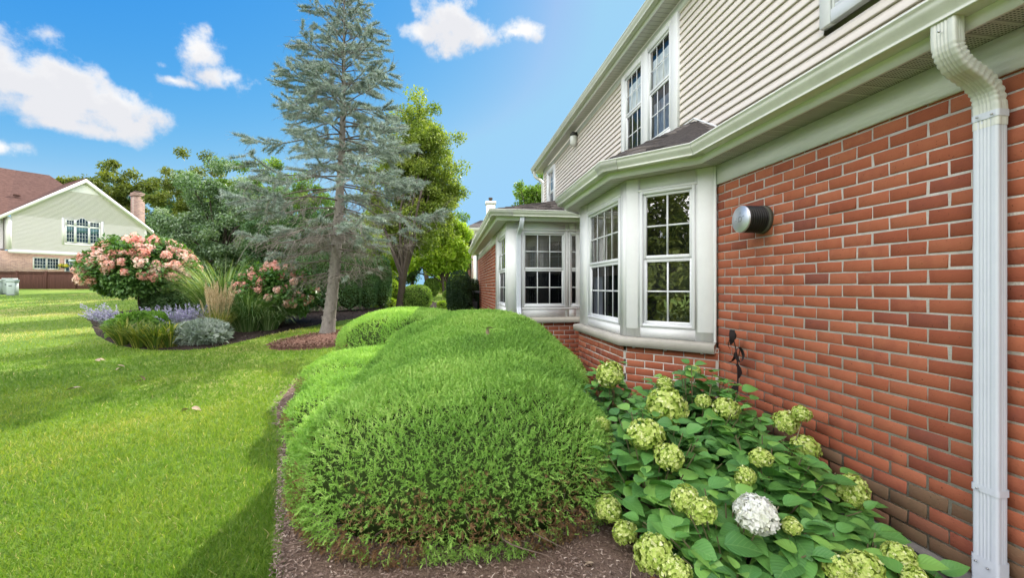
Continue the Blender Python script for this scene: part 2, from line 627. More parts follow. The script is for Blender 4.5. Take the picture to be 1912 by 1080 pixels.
def lawn_material():
    m, nt, b = principled("lawn")
    L = nt.links.new
    tc = N(nt, 'ShaderNodeTexCoord')
    n1 = N(nt, 'ShaderNodeTexNoise'); n1.inputs['Scale'].default_value = .35; n1.inputs['Detail'].default_value = 6
    n2 = N(nt, 'ShaderNodeTexNoise'); n2.inputs['Scale'].default_value = 7; n2.inputs['Detail'].default_value = 8
    L(tc.outputs['Object'], n1.inputs[0]); L(tc.outputs['Object'], n2.inputs[0])
    f = math_node(nt, 'ADD', math_node(nt, 'MULTIPLY', n1.outputs['Fac'], .7), math_node(nt, 'MULTIPLY', n2.outputs['Fac'], .3))
    rp = N(nt, 'ShaderNodeValToRGB')
    e = rp.color_ramp.elements
    e[0].position = .36; e[0].color = (.105, .185, .032, 1)
    e[1].position = .66; e[1].color = (.33, .32, .10, 1)
    k = e.new(.52); k.color = (.175, .26, .046, 1)
    L(f, rp.inputs[0]); L(rp.outputs[0], b.inputs['Base Color'])
    b.inputs['Roughness'].default_value = .9
    b.inputs['Specular IOR Level'].default_value = .1
    n3 = N(nt, 'ShaderNodeTexNoise'); n3.inputs['Scale'].default_value = 40; n3.inputs['Detail'].default_value = 4
    L(tc.outputs['Object'], n3.inputs[0])
    bp = N(nt, 'ShaderNodeBump'); bp.inputs['Strength'].default_value = .7; bp.inputs['Distance'].default_value = .05
    L(n3.outputs['Fac'], bp.inputs['Height']); L(bp.outputs[0], b.inputs['Normal'])
    return m


def build_ground():
    t = np.sinh(np.linspace(-5.2, 5.2, 181)) / math.sinh(5.2)
    X, Y = np.meshgrid(t * 420, t * 420 + 8, indexing='ij')
    Z = gz(X, Y)
    V = np.stack([X, Y, Z], -1).reshape(-1, 3)
    n = len(t)
    i, j = np.meshgrid(np.arange(n - 1), np.arange(n - 1), indexing='ij')
    a = (i * n + j).ravel()
    F = np.stack([a, a + n, a + n + 1, a + 1], -1)
    mb = MB(); mb.addarr(V, F, np.zeros(len(V)))
    tag(mb.build('lawn', lawn_material(), smooth=True), 'mown green lawn rising gently towards the houses', 'lawn', kind='structure')


def bed(name, poly, mound, material, label, lift=.012):
    P = np.array(poly); c = P.mean(0)
    rings = np.linspace(0, 1, 15)[1:]
    V = [(c[0], c[1], G(*c) + lift + mound)]
    for r in rings:
        for q in c + (P - c) * r:
            w = .02 * (vnoise(np.array([q[0]]), np.array([q[1]]), 6, 3)[0] - .3) if r < 1 else -.03
            V.append((q[0], q[1], G(*q) + lift + mound * (1 - r ** 3) + w))
    n = len(P)
    fs = [(0, 1 + i, 1 + (i + 1) % n) for i in range(n)]
    for k in range(len(rings) - 1):
        a = 1 + k * n
        fs += [(a + i, a + n + i, a + n + (i + 1) % n, a + (i + 1) % n) for i in range(n)]
    mb = MB().add(V, fs)
    return tag(mb.build(name, material, smooth=True), label, 'mulch bed', kind='structure')


def scatter(poly, n, box_=None):
    P = np.array(poly); lo, hi = P.min(0), P.max(0)
    if box_: lo, hi = np.maximum(lo, box_[0]), np.minimum(hi, box_[1])
    q = rng.uniform(lo, hi, (int(n), 2))
    return q[in_poly(q[:, 0], q[:, 1], poly)]


def chips(mb, q, L0=.035, lift=.03, tilt=.25):
    n = len(q)
    P = np.column_stack([q, gz(q[:, 0], q[:, 1]) + lift + rng.uniform(-.008, .015, n)])
    D = rand_dir(n); D[:, 2] *= tilt
    Nn = rand_dir(n); Nn[:, 2] = np.abs(Nn[:, 2]) + 1.0
    leaves(mb, P, D, Nn, rng.uniform(.4, 1.5, n) * L0, rng.uniform(.15, .42, n) * L0, rng.random(n), 'blade')


build_ground()
M_MULCH = mat('mulch', (.215, .15, .115), (.105, .07, .052), rough=.95, scale=30, bump=1.0, bscale=90, spec=.1)
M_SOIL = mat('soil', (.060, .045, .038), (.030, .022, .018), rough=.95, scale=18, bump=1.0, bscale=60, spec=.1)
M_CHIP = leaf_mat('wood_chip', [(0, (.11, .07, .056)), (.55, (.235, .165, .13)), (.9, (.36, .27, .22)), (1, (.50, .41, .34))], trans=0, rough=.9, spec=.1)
bed('mulch_bed', BED, .02, M_MULCH, 'brown shredded mulch bed along the brick house')
bed('mulch_ring', RING, .09, mat('red_mulch', (.20, .11, .08), (.085, .045, .035), rough=.95, scale=30, bump=1, bscale=80, spec=.1), 'round mound of reddish mulch under the spruce', .02)
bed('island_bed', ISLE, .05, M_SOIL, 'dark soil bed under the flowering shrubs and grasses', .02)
bed('far_bed', FARBED, .04, M_SOIL, 'planting bed under the tree beyond the hedge', .02)
mb = MB()
chips(mb, scatter(BED, 120000, ((-2.5, .9), (2.6, 4.4))), .026)
chips(mb, scatter(BED, 9000, ((-2.6, 4.4), (2, 9))), .05)
tag(mb.build('mulch_chips', M_CHIP), 'shredded brown bark chips lying in the house bed', 'mulch', kind='stuff')
mb = MB(); chips(mb, scatter(RING, 9000), .06, .085, .5)
tag(mb.build('ring_mulch_chips', leaf_mat('red_chip', [(0, (.07, .035, .026)), (.5, (.19, .10, .07)), (1, (.34, .22, .17))], trans=0, rough=.9, spec=.1)),
    'reddish bark chips heaped round the spruce trunk', 'mulch', kind='stuff')
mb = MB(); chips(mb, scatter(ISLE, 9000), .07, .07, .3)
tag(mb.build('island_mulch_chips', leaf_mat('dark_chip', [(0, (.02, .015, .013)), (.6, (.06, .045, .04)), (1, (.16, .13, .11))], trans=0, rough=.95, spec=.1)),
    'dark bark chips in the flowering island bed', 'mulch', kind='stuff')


def grass(mb, n, d0, d1, Lb, Wb, tpl):
    """grass blades between two distances from the camera, thinning with distance."""
    u = rng.random(int(n))
    d = d0 * (d1 / d0) ** u
    ang = rng.uniform(R(-74), R(30), int(n)) + PSI
    X, Y = d * np.sin(ang), d * np.cos(ang)
    jx, jy = X + .07 * (vnoise(X, Y, 9, 2) - .5) + rng.normal(0, .02, len(X)), Y + .07 * (vnoise(X, Y, 8, 12) - .5)
    k = ~(in_poly(jx, jy, BED) | in_poly(X, Y, RING) | in_poly(X, Y, ISLE) | in_poly(X, Y, FARBED)) & (X < 2)
    X, Y, d = X[k], Y[k], d[k]
    n = len(X)
    P = np.column_stack([X, Y, gz(X, Y) - .004])
    D = np.column_stack([rng.normal(0, .55, n), rng.normal(0, .55, n), np.ones(n)])
    Nn = rand_dir(n); Nn[:, 2] *= .3
    patch = vnoise(X, Y, 1.6, 5) * .55 + vnoise(X, Y, 5, 6) * .25
    dry = np.clip((vnoise(X, Y, .6, 9) - .48) * 2.6, 0, 1) * np.clip((d - 4.5) / 7, 0, .95)
    v = np.clip(patch * .55 + rng.random(n) * .42 + dry * .45, 0, 1)
    v[rng.random(n) < .014] = .95
    sc = np.sqrt(d / d0)
    leaves(mb, P, D, Nn, Lb * rng.uniform(.5, 1.35, n) * (1 + .12 * (sc - 1)), Wb * rng.uniform(.7, 1.4, n) * sc, v, tpl)


M_GRASS = leaf_mat('grass', [(0, (.075, .16, .022)), (.4, (.145, .25, .034)), (.72, (.25, .315, .050)), (.9, (.40, .37, .13)), (1, (.58, .50, .29))], trans=.42, rough=.55, spec=.3)
mb = MB()
grass(mb, 185000, 1.7, 5.2, .055, .0042, 'blade')
grass(mb, 200000, 5.2, 14, .058, .0075, 'blade')
grass(mb, 90000, 14, 40, .07, .016, 'tri')
tag(mb.build('grass', M_GRASS), 'short mown grass covering the lawn', 'grass', kind='stuff')

# ------------------------------------------------------------------ the brick house
M_BRICK = brick_mat('brick', [(.225, .066, .040), (.30, .086, .046), (.345, .104, .054), (.385, .128, .068), (.285, .084, .050), (.215, .070, .048)])
M_BRICKOLD = brick_mat('brick_stained', [(.13, .090, .050), (.19, .11, .065), (.26, .10, .060)], .6)
M_MORTAR = mat('mortar', (.60, .565, .50), (.43, .405, .35), rough=.95, scale=9, bump=.6, bscale=120, spec=.1)
M_WHITE = mat('white_paint', (.80, .80, .80), (.75, .75, .75), rough=.45, scale=2.5, bump=.12, bscale=40, stretch=(1, 1, 1))
M_FRIEZE = mat('weathered_white_paint', (.86, .86, .84), (.74, .75, .72), rough=.6, scale=3.5, bump=.5, bscale=26, stretch=(1, .35, 2))
M_VINYL = mat('white_vinyl', (.74, .75, .76), (.70, .71, .72), rough=.3, scale=4)
M_GUTTER = mat('gutter_metal', (.69, .70, .64), (.59, .60, .54), rough=.32, scale=2.2, spec=.5)
M_SILL = mat('sill_metal', (.47, .435, .37), (.40, .37, .315), rough=.5, scale=3)
M_DOWN = mat('downspout_metal', (.64, .67, .73), (.60, .63, .69), rough=.34, scale=3, spec=.5)
M_SHINGLE = mat('asphalt_shingle', (.115, .098, .088), (.048, .042, .040), rough=.95, scale=22, bump=.8, bscale=150, spec=.1)
M_CONC = mat('foundation_concrete', (.22, .20, .18), (.14, .125, .11), rough=.9, scale=7, bump=.5)
M_DARK = mat('unlit_room_black', (.012, .013, .015), rough=.9, scale=2)
M_SCREEN = mat('insect_screen', (.030, .034, .042), (.020, .022, .028), rough=.6, scale=40)
M_PANE = glass_mat('window_glass', .10, gain=1.3)
M_PANE_UP = glass_mat('upper_window_glass', .03, gain=.7)
M_PANE2 = glass_mat('window_glass_bright', .25, wav=.16)
M_SCREENPANE = glass_mat('screened_glass', .02, tint=(.36, .38, .42), gain=.22)


def blind_mat(name, c, cd, per):
    m, nt, b = principled(name)
    L = nt.links.new
    tc = N(nt, 'ShaderNodeTexCoord'); sp = N(nt, 'ShaderNodeSeparateXYZ')
    L(tc.outputs['Object'], sp.inputs[0])
    w = math_node(nt, 'FRACT', math_node(nt, 'MULTIPLY', sp.outputs[2], 1 / per))
    mx = N(nt, 'ShaderNodeMix', data_type='RGBA')
    mx.inputs[6].default_value = (*c, 1); mx.inputs[7].default_value = (*cd, 1)
    L(math_node(nt, 'GREATER_THAN', w, .72), mx.inputs[0]); L(mx.outputs[2], b.inputs['Base Color'])
    b.inputs['Roughness'].default_value = .7
    return m


M_BLIND_TAN = blind_mat('tan_blind', (.23, .18, .13), (.10, .08, .06), .025)
M_BLIND_DARK = blind_mat('dark_blind', (.075, .070, .062), (.03, .028, .026), .020)
M_BLIND_WHITE = blind_mat('white_shade', (.82, .84, .88), (.78, .80, .84), .05)


def siding_mat():
    return mat('vinyl_siding', (.72, .655, .59), (.68, .615, .55), rough=.5, scale=2, bump=.12, bscale=60, stretch=(1, .2, 3))


M_SIDING = siding_mat()


def soffit_mat(name, vent):
    """soffit panels: grooves across the run, rows of punched slots where vented."""
    m, nt, b = principled(name)
    L = nt.links.new
    tc = N(nt, 'ShaderNodeTexCoord'); sp = N(nt, 'ShaderNodeSeparateXYZ')
    L(tc.outputs['Object'], sp.inputs[0])
    fy = math_node(nt, 'FRACT', math_node(nt, 'MULTIPLY', sp.outputs[1], 1 / .102))
    groove = math_node(nt, 'LESS_THAN', fy, .09)
    mx = N(nt, 'ShaderNodeMix', data_type='RGBA')
    mx.inputs[6].default_value = (.50, .49, .44, 1); mx.inputs[7].default_value = (.20, .19, .165, 1)
    fac = groove
    if vent:
        a = math_node(nt, 'FRACT', math_node(nt, 'MULTIPLY', sp.outputs[1], 1 / .0125))
        c = math_node(nt, 'FRACT', math_node(nt, 'MULTIPLY', sp.outputs[0], 1 / .022))
        hole = math_node(nt, 'MULTIPLY', math_node(nt, 'LESS_THAN', a, .45), math_node(nt, 'LESS_THAN', c, .62))
        hole = math_node(nt, 'MULTIPLY', hole, math_node(nt, 'GREATER_THAN', fy, .22))
        fac = math_node(nt, 'MAXIMUM', math_node(nt, 'MULTIPLY', groove, .5), hole)
        mx.inputs[7].default_value = (.012, .012, .012, 1)
    L(fac, mx.inputs[0]); L(mx.outputs[2], b.inputs['Base Color'])
    b.inputs['Roughness'].default_value = .5
    return m


M_SOFFIT = soffit_mat('soffit_panel', False)
M_SOFFITV = soffit_mat('vented_soffit_panel', True)

HOUSE = empty('brick_house', (3.3, 5, 0), 'red brick town house with beige siding above and white bay windows', 'house')
BA, BH = .2035, .0813
ZB = .154          # first brick course
ZFRZ, ZSOF = 2.608, 2.792


def brick_panel(mb, mm, F, u0, u1, z0, z1, proud=0.0, stain=None, phase=0.0):
    """individual bricks with mortar between them; mm collects the mortar bed behind."""
    fbox(mm, F, u0, u1, z0, z1, -.09, proud - .0045)
    nz = int(math.ceil((z1 - z0) / BH))
    for k in range(nz):
        za, zb = z0 + k * BH + .0054, min(z0 + (k + 1) * BH - .0054, z1)
        if zb - za < .012: continue
        off = (BA / 2 if k % 2 else 0) + phase
        i0 = int(math.floor((u0 - off) / BA)) - 1
        for i in range(i0, int((u1 - off) / BA) + 2):
            a, b = off + i * BA + .0054, off + (i + 1) * BA - .0054
            a, b = a + rng.normal(0, .0012), b + rng.normal(0, .0012)
            a, b = max(a, u0), min(b, u1)
            if b - a < .015: continue
            v = float(np.clip(rng.normal(.5, .2), 0, 1))
            tgt = mb
            if stain is not None and k < 4 and rng.random() < (1.0, .9, .6, .25)[k]: tgt = stain
            j = rng.normal(0, .0014)
            dz = rng.normal(0, .0012)
            fboxb(tgt, F, a, b, za + dz, zb + dz, proud - .03, proud + j, .0035, v)
            w8 = tgt.V[-1]
            if F.o[1] < 4:
                jt = rng.normal(0, .0016, (4, 2)); jv = F.u[None] * jt[:, :1] + np.array((0, 0, 1.0))[None] * jt[:, 1:]
                w8[4:8] += jv; w8[8:12] += jv * 1.2


W1 = Fr((2.6, -1.5), (2.6, 3.802))
FAC_R = Fr((2.6, 3.802), (1.97, 4.478))
FAC_F = Fr((1.97, 4.478), (1.97, 6.137))
FAC_L = Fr((1.97, 6.137), (2.6, 6.80))
W2 = Fr((2.6, 6.80), (2.6, 7.58))
B2S = Fr((2.6, 7.58), (1.05, 7.58))
B2W = Fr((1.05, 7.58), (1.05, 9.45))
W3 = Fr((1.04, 9.45), (1.04, 15.6))

bk, mo, st = MB(), MB(), MB()
brick_panel(bk, mo, W1, 0, W1.len, ZB, ZFRZ + .03, 0, st)
brick_panel(bk, mo, FAC_R, -.02, FAC_R.len, ZB, 1.0, .05, st)
brick_panel(bk, mo, FAC_F, 0, FAC_F.len, ZB, 1.0, .05)
brick_panel(bk, mo, FAC_L, 0, FAC_L.len, ZB, 1.0, .05)
brick_panel(bk, mo, W2, 0, W2.len, ZB, ZFRZ + .03)
brick_panel(bk, mo, B2S, 0, B2S.len, ZB, 1.0, .03)
brick_panel(bk, mo, B2W, 0, B2W.len, ZB, 1.0, .03)
brick_panel(bk, mo, W3, 0, W3.len, ZB, ZFRZ + .03)
wall = bk.build('brick_wall', M_BRICK, HOUSE)
st.build('stained_brick', M_BRICKOLD, wall)
mo.build('mortar', M_MORTAR, wall)
fd = MB()
sweep(fd, [(2.6, -1.5), (2.6, 3.81), (1.96, 4.478), (1.96, 6.137), (2.6, 6.8), (2.6, 7.58), (1.05, 7.58), (1.05, 15.6)], [(-.1, -.4), (.028, -.4), (.028, ZB - .012), (.0, ZB - .004), (-.1, ZB - .004)], True)
fd.build('foundation', M_CONC, HOUSE)

# frieze boards and the eaves that wrap the bays
FRI = [(2.6, -1.5), (2.6, 3.802), (1.97, 4.478), (1.97, 6.137), (2.6, 6.8), (2.6, 7.58), (1.05, 7.58), (1.05, 15.6)]
for F, q in ((W1, .004), (W2, 0), (W3, 0)):
    fz = MB(); fbox(fz, F, 0, F.len - q, ZFRZ, ZSOF - .002, -.02, .022)
    fz.build('frieze_board', M_FRIEZE, HOUSE)


def eave(path, z, soff_mat, ov=.23, name='soffit', gut=M_GUTTER, sides=None):
    s = MB(); sweep(s, path, [(-.02, z), (ov, z)]); so = s.build(name, soff_mat, HOUSE)
    f = MB(); sweep(f, path, [(ov - .004, z - .012), (ov + .016, z - .012), (ov + .016, z + .17), (ov - .004, z + .17)], True)
    f.build('fascia', M_WHITE, HOUSE)
    g = MB()
    o = ov + .017
    sweep(g, path, [(o, z + .052), (o + .088, z + .052), (o + .090, z + .060), (o + .086, z + .064), (o + .092, z + .075), (o + .104, z + .095), (o + .118, z + .112), (o + .124, z + .128), (o + .124, z + .146),
                    (o + .134, z + .150), (o + .134, z + .162), (o + .120, z + .162), (o + .120, z + .148), (o + .08, z + .07), (o + .003, z + .06), (o + .003, z + .164)], False, caps=False)
    for e, nxt in ((path[0], path[1]), (path[-1], path[-2])):
        pass
    gu = g.build('gutter', gut, HOUSE)
    return gu


LOW = [(2.6, -1.5), (2.6, 3.802), (1.97, 4.478), (1.97, 6.137), (2.6, 6.8), (2.6, 7.58), (1.05, 7.58), (1.05, 15.75)]
s = MB(); sweep(s, [(2.6, -1.5), (2.6, 3.802), (1.97, 4.478)], [(-.02, ZSOF), (.23, ZSOF)])
# vented stretch along the wall, plain panels round the bays
so = MB(); so.add([(2.62, -1.5, ZSOF), (2.37, -1.5, ZSOF), (2.37, 3.71, ZSOF), (2.62, 3.80, ZSOF)], [(0, 1, 2, 3)])
so.build('soffit', M_SOFFITV, HOUSE)
low_gutter = eave(LOW, ZSOF + .002, M_SOFFIT)
# mitre straps where the gutter turns
for i_ in (1, 2, 3, 6):
    a_, b_, c_ = (np.array(LOW[j]) for j in (i_ - 1, i_, i_ + 1))
    o_ = .23 + .017; z_ = ZSOF + .002
    ms = MB()
    sweep(ms, [tuple(b_ + (a_ - b_) / np.linalg.norm(a_ - b_) * .035), tuple(b_), tuple(b_ + (c_ - b_) / np.linalg.norm(c_ - b_) * .035)],
          [(o_ + .02, z_ + .049), (o_ + .091, z_ + .049), (o_ + .093, z_ + .060), (o_ + .095, z_ + .074), (o_ + .107, z_ + .094), (o_ + .121, z_ + .111), (o_ + .127, z_ + .128), (o_ + .127, z_ + .146)])
    ms.build('gutter_strap', mat('gutter_strap_metal', (.50, .51, .46), (.42, .43, .39), rough=.4, scale=6), low_gutter)

# roofs above the lower eave
rf = MB()


def roofpoly(mb, pts):
    return mb.add(pts, [tuple(range(len(pts)))])


zg = 2.945
ta = .42
# skirt roof along the wall
roofpoly(rf, [(2.25, -1.5, zg), (3.32, -1.5, zg + 1.05 * ta), (3.32, 4.6, zg + 1.05 * ta), (2.25, 3.66, zg)])
g0, g1, g2, g3 = (2.25, 3.66, zg), (1.615, 4.335, zg), (1.615, 6.285, zg), (2.25, 6.95, zg)
t1, t2 = (3.32, 5.30, 3.87), (3.32, 5.55, 3.87)
v1, v2 = (3.32, 4.80, 3.58), (3.32, 6.3, 3.58)
roofpoly(rf, [g1, t1, t2, g2])
roofpoly(rf, [g0, v1, t1, g1])
roofpoly(rf, [g2, t2, v2, g3])
# roof of the projecting corner room: hipped
k = 2.63; tz = .325
roofpoly(rf, [(.70, 7.22, zg), (2.4, 7.22, zg), (3.32, 7.22, zg), (3.32, 7.22 + k, zg + k * tz), (.70 + k, 7.22 + k, zg + k * tz)])
roofpoly(rf, [(.70, 7.22, zg), (.70 + k, 7.22 + k, zg + k * tz), (.70 + k, 15.9, zg + k * tz), (.70, 15.9, zg)])


def shingle_rows(mb, a, b, c, d, n, t=.012):
    """overlapping shingle courses on the quad a-b (eave) to d-c (top)."""
    a, b, c, d = (np.array(q, float) for q in (a, b, c, d))
    nn = np.cross(b - a, d - a); nn /= np.linalg.norm(nn)
    if nn[2] < 0: nn = -nn
    for i in range(n):
        f0, f1 = i / n, min((i + 1.12) / n, 1)
        p0, p1 = a + (d - a) * f0, b + (c - b) * f0
        q0, q1 = a + (d - a) * f1, b + (c - b) * f1
        L = np.linalg.norm(p1 - p0)
        m = max(1, int(L / .16))
        cuts = np.linspace(0, 1, m + 1)
        if m > 2: cuts[1:-1] += rng.normal(0, .18 / m, m - 1)
        for j in range(m):
            x0, x1 = cuts[j], cuts[j + 1] - .006 / max(L, .1)
            tt = t * rng.uniform(.6, 1.5)
            P0, P1 = p0 + (p1 - p0) * x0, p0 + (p1 - p0) * x1
            Q0, Q1 = q0 + (q1 - q0) * x0, q0 + (q1 - q0) * x1
            lo = nn * .004
            up = nn * (tt + .004)
            mb.add([P0 + lo, P1 + lo, Q1 + lo * .5, Q0 + lo * .5, P0 + up, P1 + up, Q1 + lo, Q0 + lo], [(0, 1, 5, 4), (4, 5, 6, 7), (0, 4, 7, 3), (1, 2, 6, 5)], rng.random())


M_SHINGLETAB = leaf_mat('shingle_tab', [(0, (.050, .044, .042)), (.5, (.095, .082, .075)), (1, (.165, .142, .128))], trans=0, rough=.95, spec=.15)
sh = MB()
shingle_rows(sh, (2.25, -1.4, zg), g0, (3.30, 4.6, zg + 1.05 * ta), (3.30, -1.4, zg + 1.05 * ta), 7)
shingle_rows(sh, g1, g2, t2, t1, 12)
shingle_rows(sh, g0, g1, t1, v1, 10)
shingle_rows(sh, (.70, 7.22, zg), (3.30, 7.22, zg), (3.30, 7.22 + k, zg + k * tz), (.70 + k, 7.22 + k, zg + k * tz), 18)
shingle_rows(sh, (.70, 15.8, zg), (.70, 7.22, zg), (.70 + k, 7.22 + k, zg + k * tz), (.70 + k, 15.8, zg + k * tz), 18)
roof = rf.build('roof', M_SHINGLE, HOUSE)
sh.build('shingles', M_SHINGLETAB, roof)
fl = MB(); tube(fl, [(3.285, 4.8, 3.60), (3.285, 5.3, 3.90), (3.285, 5.55, 3.90), (3.285, 6.3, 3.60)], .012, 6)
fl.build('flashing', M_WHITE, roof)

# upper storey: lap siding, course by course
UW = Fr((3.3, -5.0), (3.3, 14.57))
Z2S = 5.73
sg = MB()
EXP = .1016
for i in range(int((Z2S - 3.02) / EXP) + 1):
    z0, z1 = 3.02 + i * EXP, min(3.02 + (i + 1) * EXP, Z2S)
    segs, cur = [], 0.0
    for wa, wb, wc, we in ((1.49 + 5, 3.29 + 5, 3.88, 5.61), (5.66 + 5, 7.68 + 5, 3.86, 5.60), (12.895 + 5, 13.905 + 5, 3.945, 5.495)):
        if z1 > wc and z0 < we:
            segs.append((cur, wa)); cur = wb
    segs.append((cur, UW.len))
    for ua, ub in segs:
     P = [UW.p(u, d, z) for u in (ua, ub) for d, z in ((-.014, z0 + .004), (.022, z0), (.022, z0 + .012), (.004, z1 - .008), (-.014, z1 - .008), (-.014, z1 + .004))]
     sg.add(P, [(k_, k_ + 1, k_ + 7, k_ + 6) for k_ in range(5)])
for u, z in ((8.1, 3.6), (8.12, 3.7), (9.65, 3.55), (9.67, 3.65)):
    pass
siding = sg.build('siding_wall', M_SIDING, HOUSE)
cr = MB(); fbox(cr, UW, UW.len - .06, UW.len + .02, 2.9, Z2S, -.05, .03)
fbox(cr, UW, 0, UW.len, Z2S - .14, Z2S - .002, -.02, .03)
cr.build('upper_frieze', M_WHITE, HOUSE)
# body of the house behind the street-side walls
bd = MB()
box(bd, 3.3 + .16, 12.5, -5, 14.55, 2.9, 5.9)
box(bd, 2.72, 12.5, -5, 14.55, -.3, 2.75)
box(bd, 1.18, 3.2, 7.75, 15.6, -.3, 2.75)
bd.build('rear_wall', M_SIDING, HOUSE)
eave([(3.3, -5), (3.3, 15.0)], Z2S, M_SOFFIT, .26, 'upper_soffit')
ur = MB()
roofpoly(ur, [(2.95, -5.3, 5.87), (8, -5.3, 8.1), (8, 15.05, 8.1), (2.95, 15.05, 5.87)])
roofpoly(ur, [(13, -5.3, 5.87), (8, -5.3, 8.1), (8, 15.05, 8.1), (13, 15.05, 5.87)])
roofpoly(ur, [(3.3, 14.56, 5.7), (12.5, 14.56, 5.7), (8, 14.56, 8.05)])
roofpoly(ur, [(3.3, -5, 5.7), (12.5, -5, 5.7), (8, -5, 8.05)])
ur.build('upper_roof', M_SHINGLE, HOUSE)
rk = MB(); rk.add([(2.95, 14.99, 5.74), (2.95, 15.07, 5.74), (2.95, 14.99, 5.9), (2.95, 15.07, 5.9), (8, 14.99, 7.97), (8, 15.07, 7.97), (8, 14.99, 8.13), (8, 15.07, 8.13)],
                  [(0, 1, 3, 2), (0, 4, 5, 1), (2, 3, 7, 6), (0, 2, 6, 4), (1, 5, 7, 3)])
rk.build('rake_board', M_WHITE, HOUSE)

# bay cladding: boards round real openings
ZP0, ZP1 = 1.0575, ZSOF


def opening_wall(mb, F, openings, u1=None, z0=ZP0, z1=ZP1, d=.03, u0=0.0):
    """white board wall leaving the openings (u0, u1, z0, z1) free."""
    u1 = F.len if u1 is None else u1
    cur = u0
    for a, b, c, e in openings:
        fbox(mb, F, cur, a, z0, z1, -.03, d)
        fbox(mb, F, a, b, z0, c, -.03, d - .003)
        fbox(mb, F, a, b, e, z1, -.03, d - .003)
        cur = b
    fbox(mb, F, cur, u1, z0, z1, -.03, d)


def window(F, u0, u1, z0, z1, cols, rows, d=.03, blind=None, pane=M_PANE, lower='screen', back=True, rail=None, case=.0, blind_z=None, lcols=None, depth=.12):
    """double-hung window filling the opening; frame > upper and lower sash, panes, blind."""
    w = MB()
    if case:
        for a, b, c, e in ((u0 - case, u0, z0 - case, z1 + case), (u1, u1 + case, z0 - case, z1 + case), (u0, u1, z1, z1 + case), (u0, u1, z0 - case, z0)):
            fboxb(w, F, a, b, c, e, 0, d + .022, .004)
    t = .032
    for a, b, c, e in ((u0, u0 + t, z0, z1), (u1 - t, u1, z0, z1), (u0 + t, u1 - t, z1 - t, z1), (u0 + t, u1 - t, z0, z0 + t)):
        fboxb(w, F, a, b, c, e, d - .06, d + .014, .006)
    fr = w.build('window', M_VINYL, HOUSE)
    zm = rail or (z0 + z1) / 2
    a, b = u0 + t, u1 - t
    for top in (True, False):
        c, e = (zm, z1 - t) if top else (z0 + t, zm - .002)
        dd = d - .022 if top else d - .034
        s = MB(); r = .03
        for p in ((a, a + r, c, e), (b - r, b, c, e), (a + r, b - r, e - (r if top else .034), e), (a + r, b - r, c, c + (.036 if top else r))):
            fboxb(s, F, *p, dd - .02, dd + .008, .004)
        n = cols if top else (lcols or cols)
        m = .0085
        for i in range(1, n):
            u = a + r + (b - a - 2 * r) * i / n
            fbox(s, F, u - m, u + m, c + r, e - r, dd - .010, dd - .0035)
        for i in range(1, rows):
            z = c + r + (e - c - 2 * r) * i / rows
            for q in range(n):
                ua = a + r + (b - a - 2 * r) * q / n + (m if q else 0); ub = a + r + (b - a - 2 * r) * (q + 1) / n - (m if q < n - 1 else 0)
                fbox(s, F, ua, ub, z - m, z + m, dd - .0105, dd - .004)
        s.build('sash', M_VINYL, fr)
        g = MB()
        dp = dd - .014
        g.add([F.p(u, dp, z) for u, z in ((a + r * .5, c + r * .5), (b - r * .5, c + r * .5), (b - r * .5, e - r * .5), (a + r * .5, e - r * .5))], [(3, 2, 1, 0)])
        g.build('pane', pane if top else (M_SCREENPANE if lower == 'screen' else pane), fr)
    if blind:
        bz0, bz1 = blind_z or (z0, z1)
        g = MB(); g.add([F.p(u, d - .075, z) for u, z in ((a, bz0), (b, bz0), (b, bz1), (a, bz1))], [(0, 1, 2, 3)])
        g.build('blind', blind, fr)
    if back:
        g = MB(); q = d - depth
        g.add([F.p(u, q, z) for u, z in ((u0 - .05, z0 - .05), (u1 + .05, z0 - .05), (u1 + .05, z1 + .05), (u0 - .05, z1 + .05))], [(0, 1, 2, 3)])
        g.build('room_dark_sheet', M_DARK, fr)  # near-black sheet, the darkness of the unlit room put into its colour
    return fr


by = MB()
opening_wall(by, FAC_R, [(.195, .769, 1.175, 2.64)], u0=.0)
opening_wall(by, FAC_F, [(.14, 1.29, 1.175, 2.64)])
opening_wall(by, FAC_L, [(.17, .74, 1.175, 2.64)])
bay = by.build('bay_cladding', M_WHITE, HOUSE)
for F, a, b in ((FAC_R, .195, .769), (FAC_F, .14, 1.29)):
    tr = MB(); fboxb(tr, F, a - .02, b + .02, 2.64, 2.662, .02, .044, .004); tr.build('trim_moulding', M_WHITE, bay)
for a, b, c_, d_ in ((.0, .024, ZP0, .036), (.79, FAC_R.len, ZP0 + .09, .037), (.024, .175, ZP0 + .09, .035)):
    tr = MB(); fboxb(tr, FAC_R, a, b, c_, ZP1 - .002, .02, d_, .003); tr.build('trim_board', M_WHITE, bay)
# flip: on the right facet u runs from the wall to the outer corner
window(FAC_R, .195, .769, 1.175, 2.64, 2, 2, blind=M_BLIND_DARK, pane=M_PANE2, lower='clear', blind_z=(1.5, 1.93))
window(FAC_F, .14, 1.29, 1.175, 2.64, 4, 2, blind=M_BLIND_TAN, blind_z=(1.75, 2.64))
window(FAC_L, .17, .74, 1.175, 2.64, 2, 2)
def curtain(F, u0, u1, z0, z1, d):
    g = MB(); n_ = 40
    us = np.linspace(u0, u1, n_); ds_ = d + .012 * np.sin(us * 95) + .006 * np.sin(us * 41)
    V = [F.p(u, q, z) for u, q in zip(us, ds_) for z in (z0, z1)]
    g.add(V, [(2 * i, 2 * i + 2, 2 * i + 3, 2 * i + 1) for i in range(n_ - 1)])
    g.build('curtain', mat('white_curtain', (.62, .63, .64), (.54, .55, .57), rough=.85, scale=3), HOUSE, smooth=True)


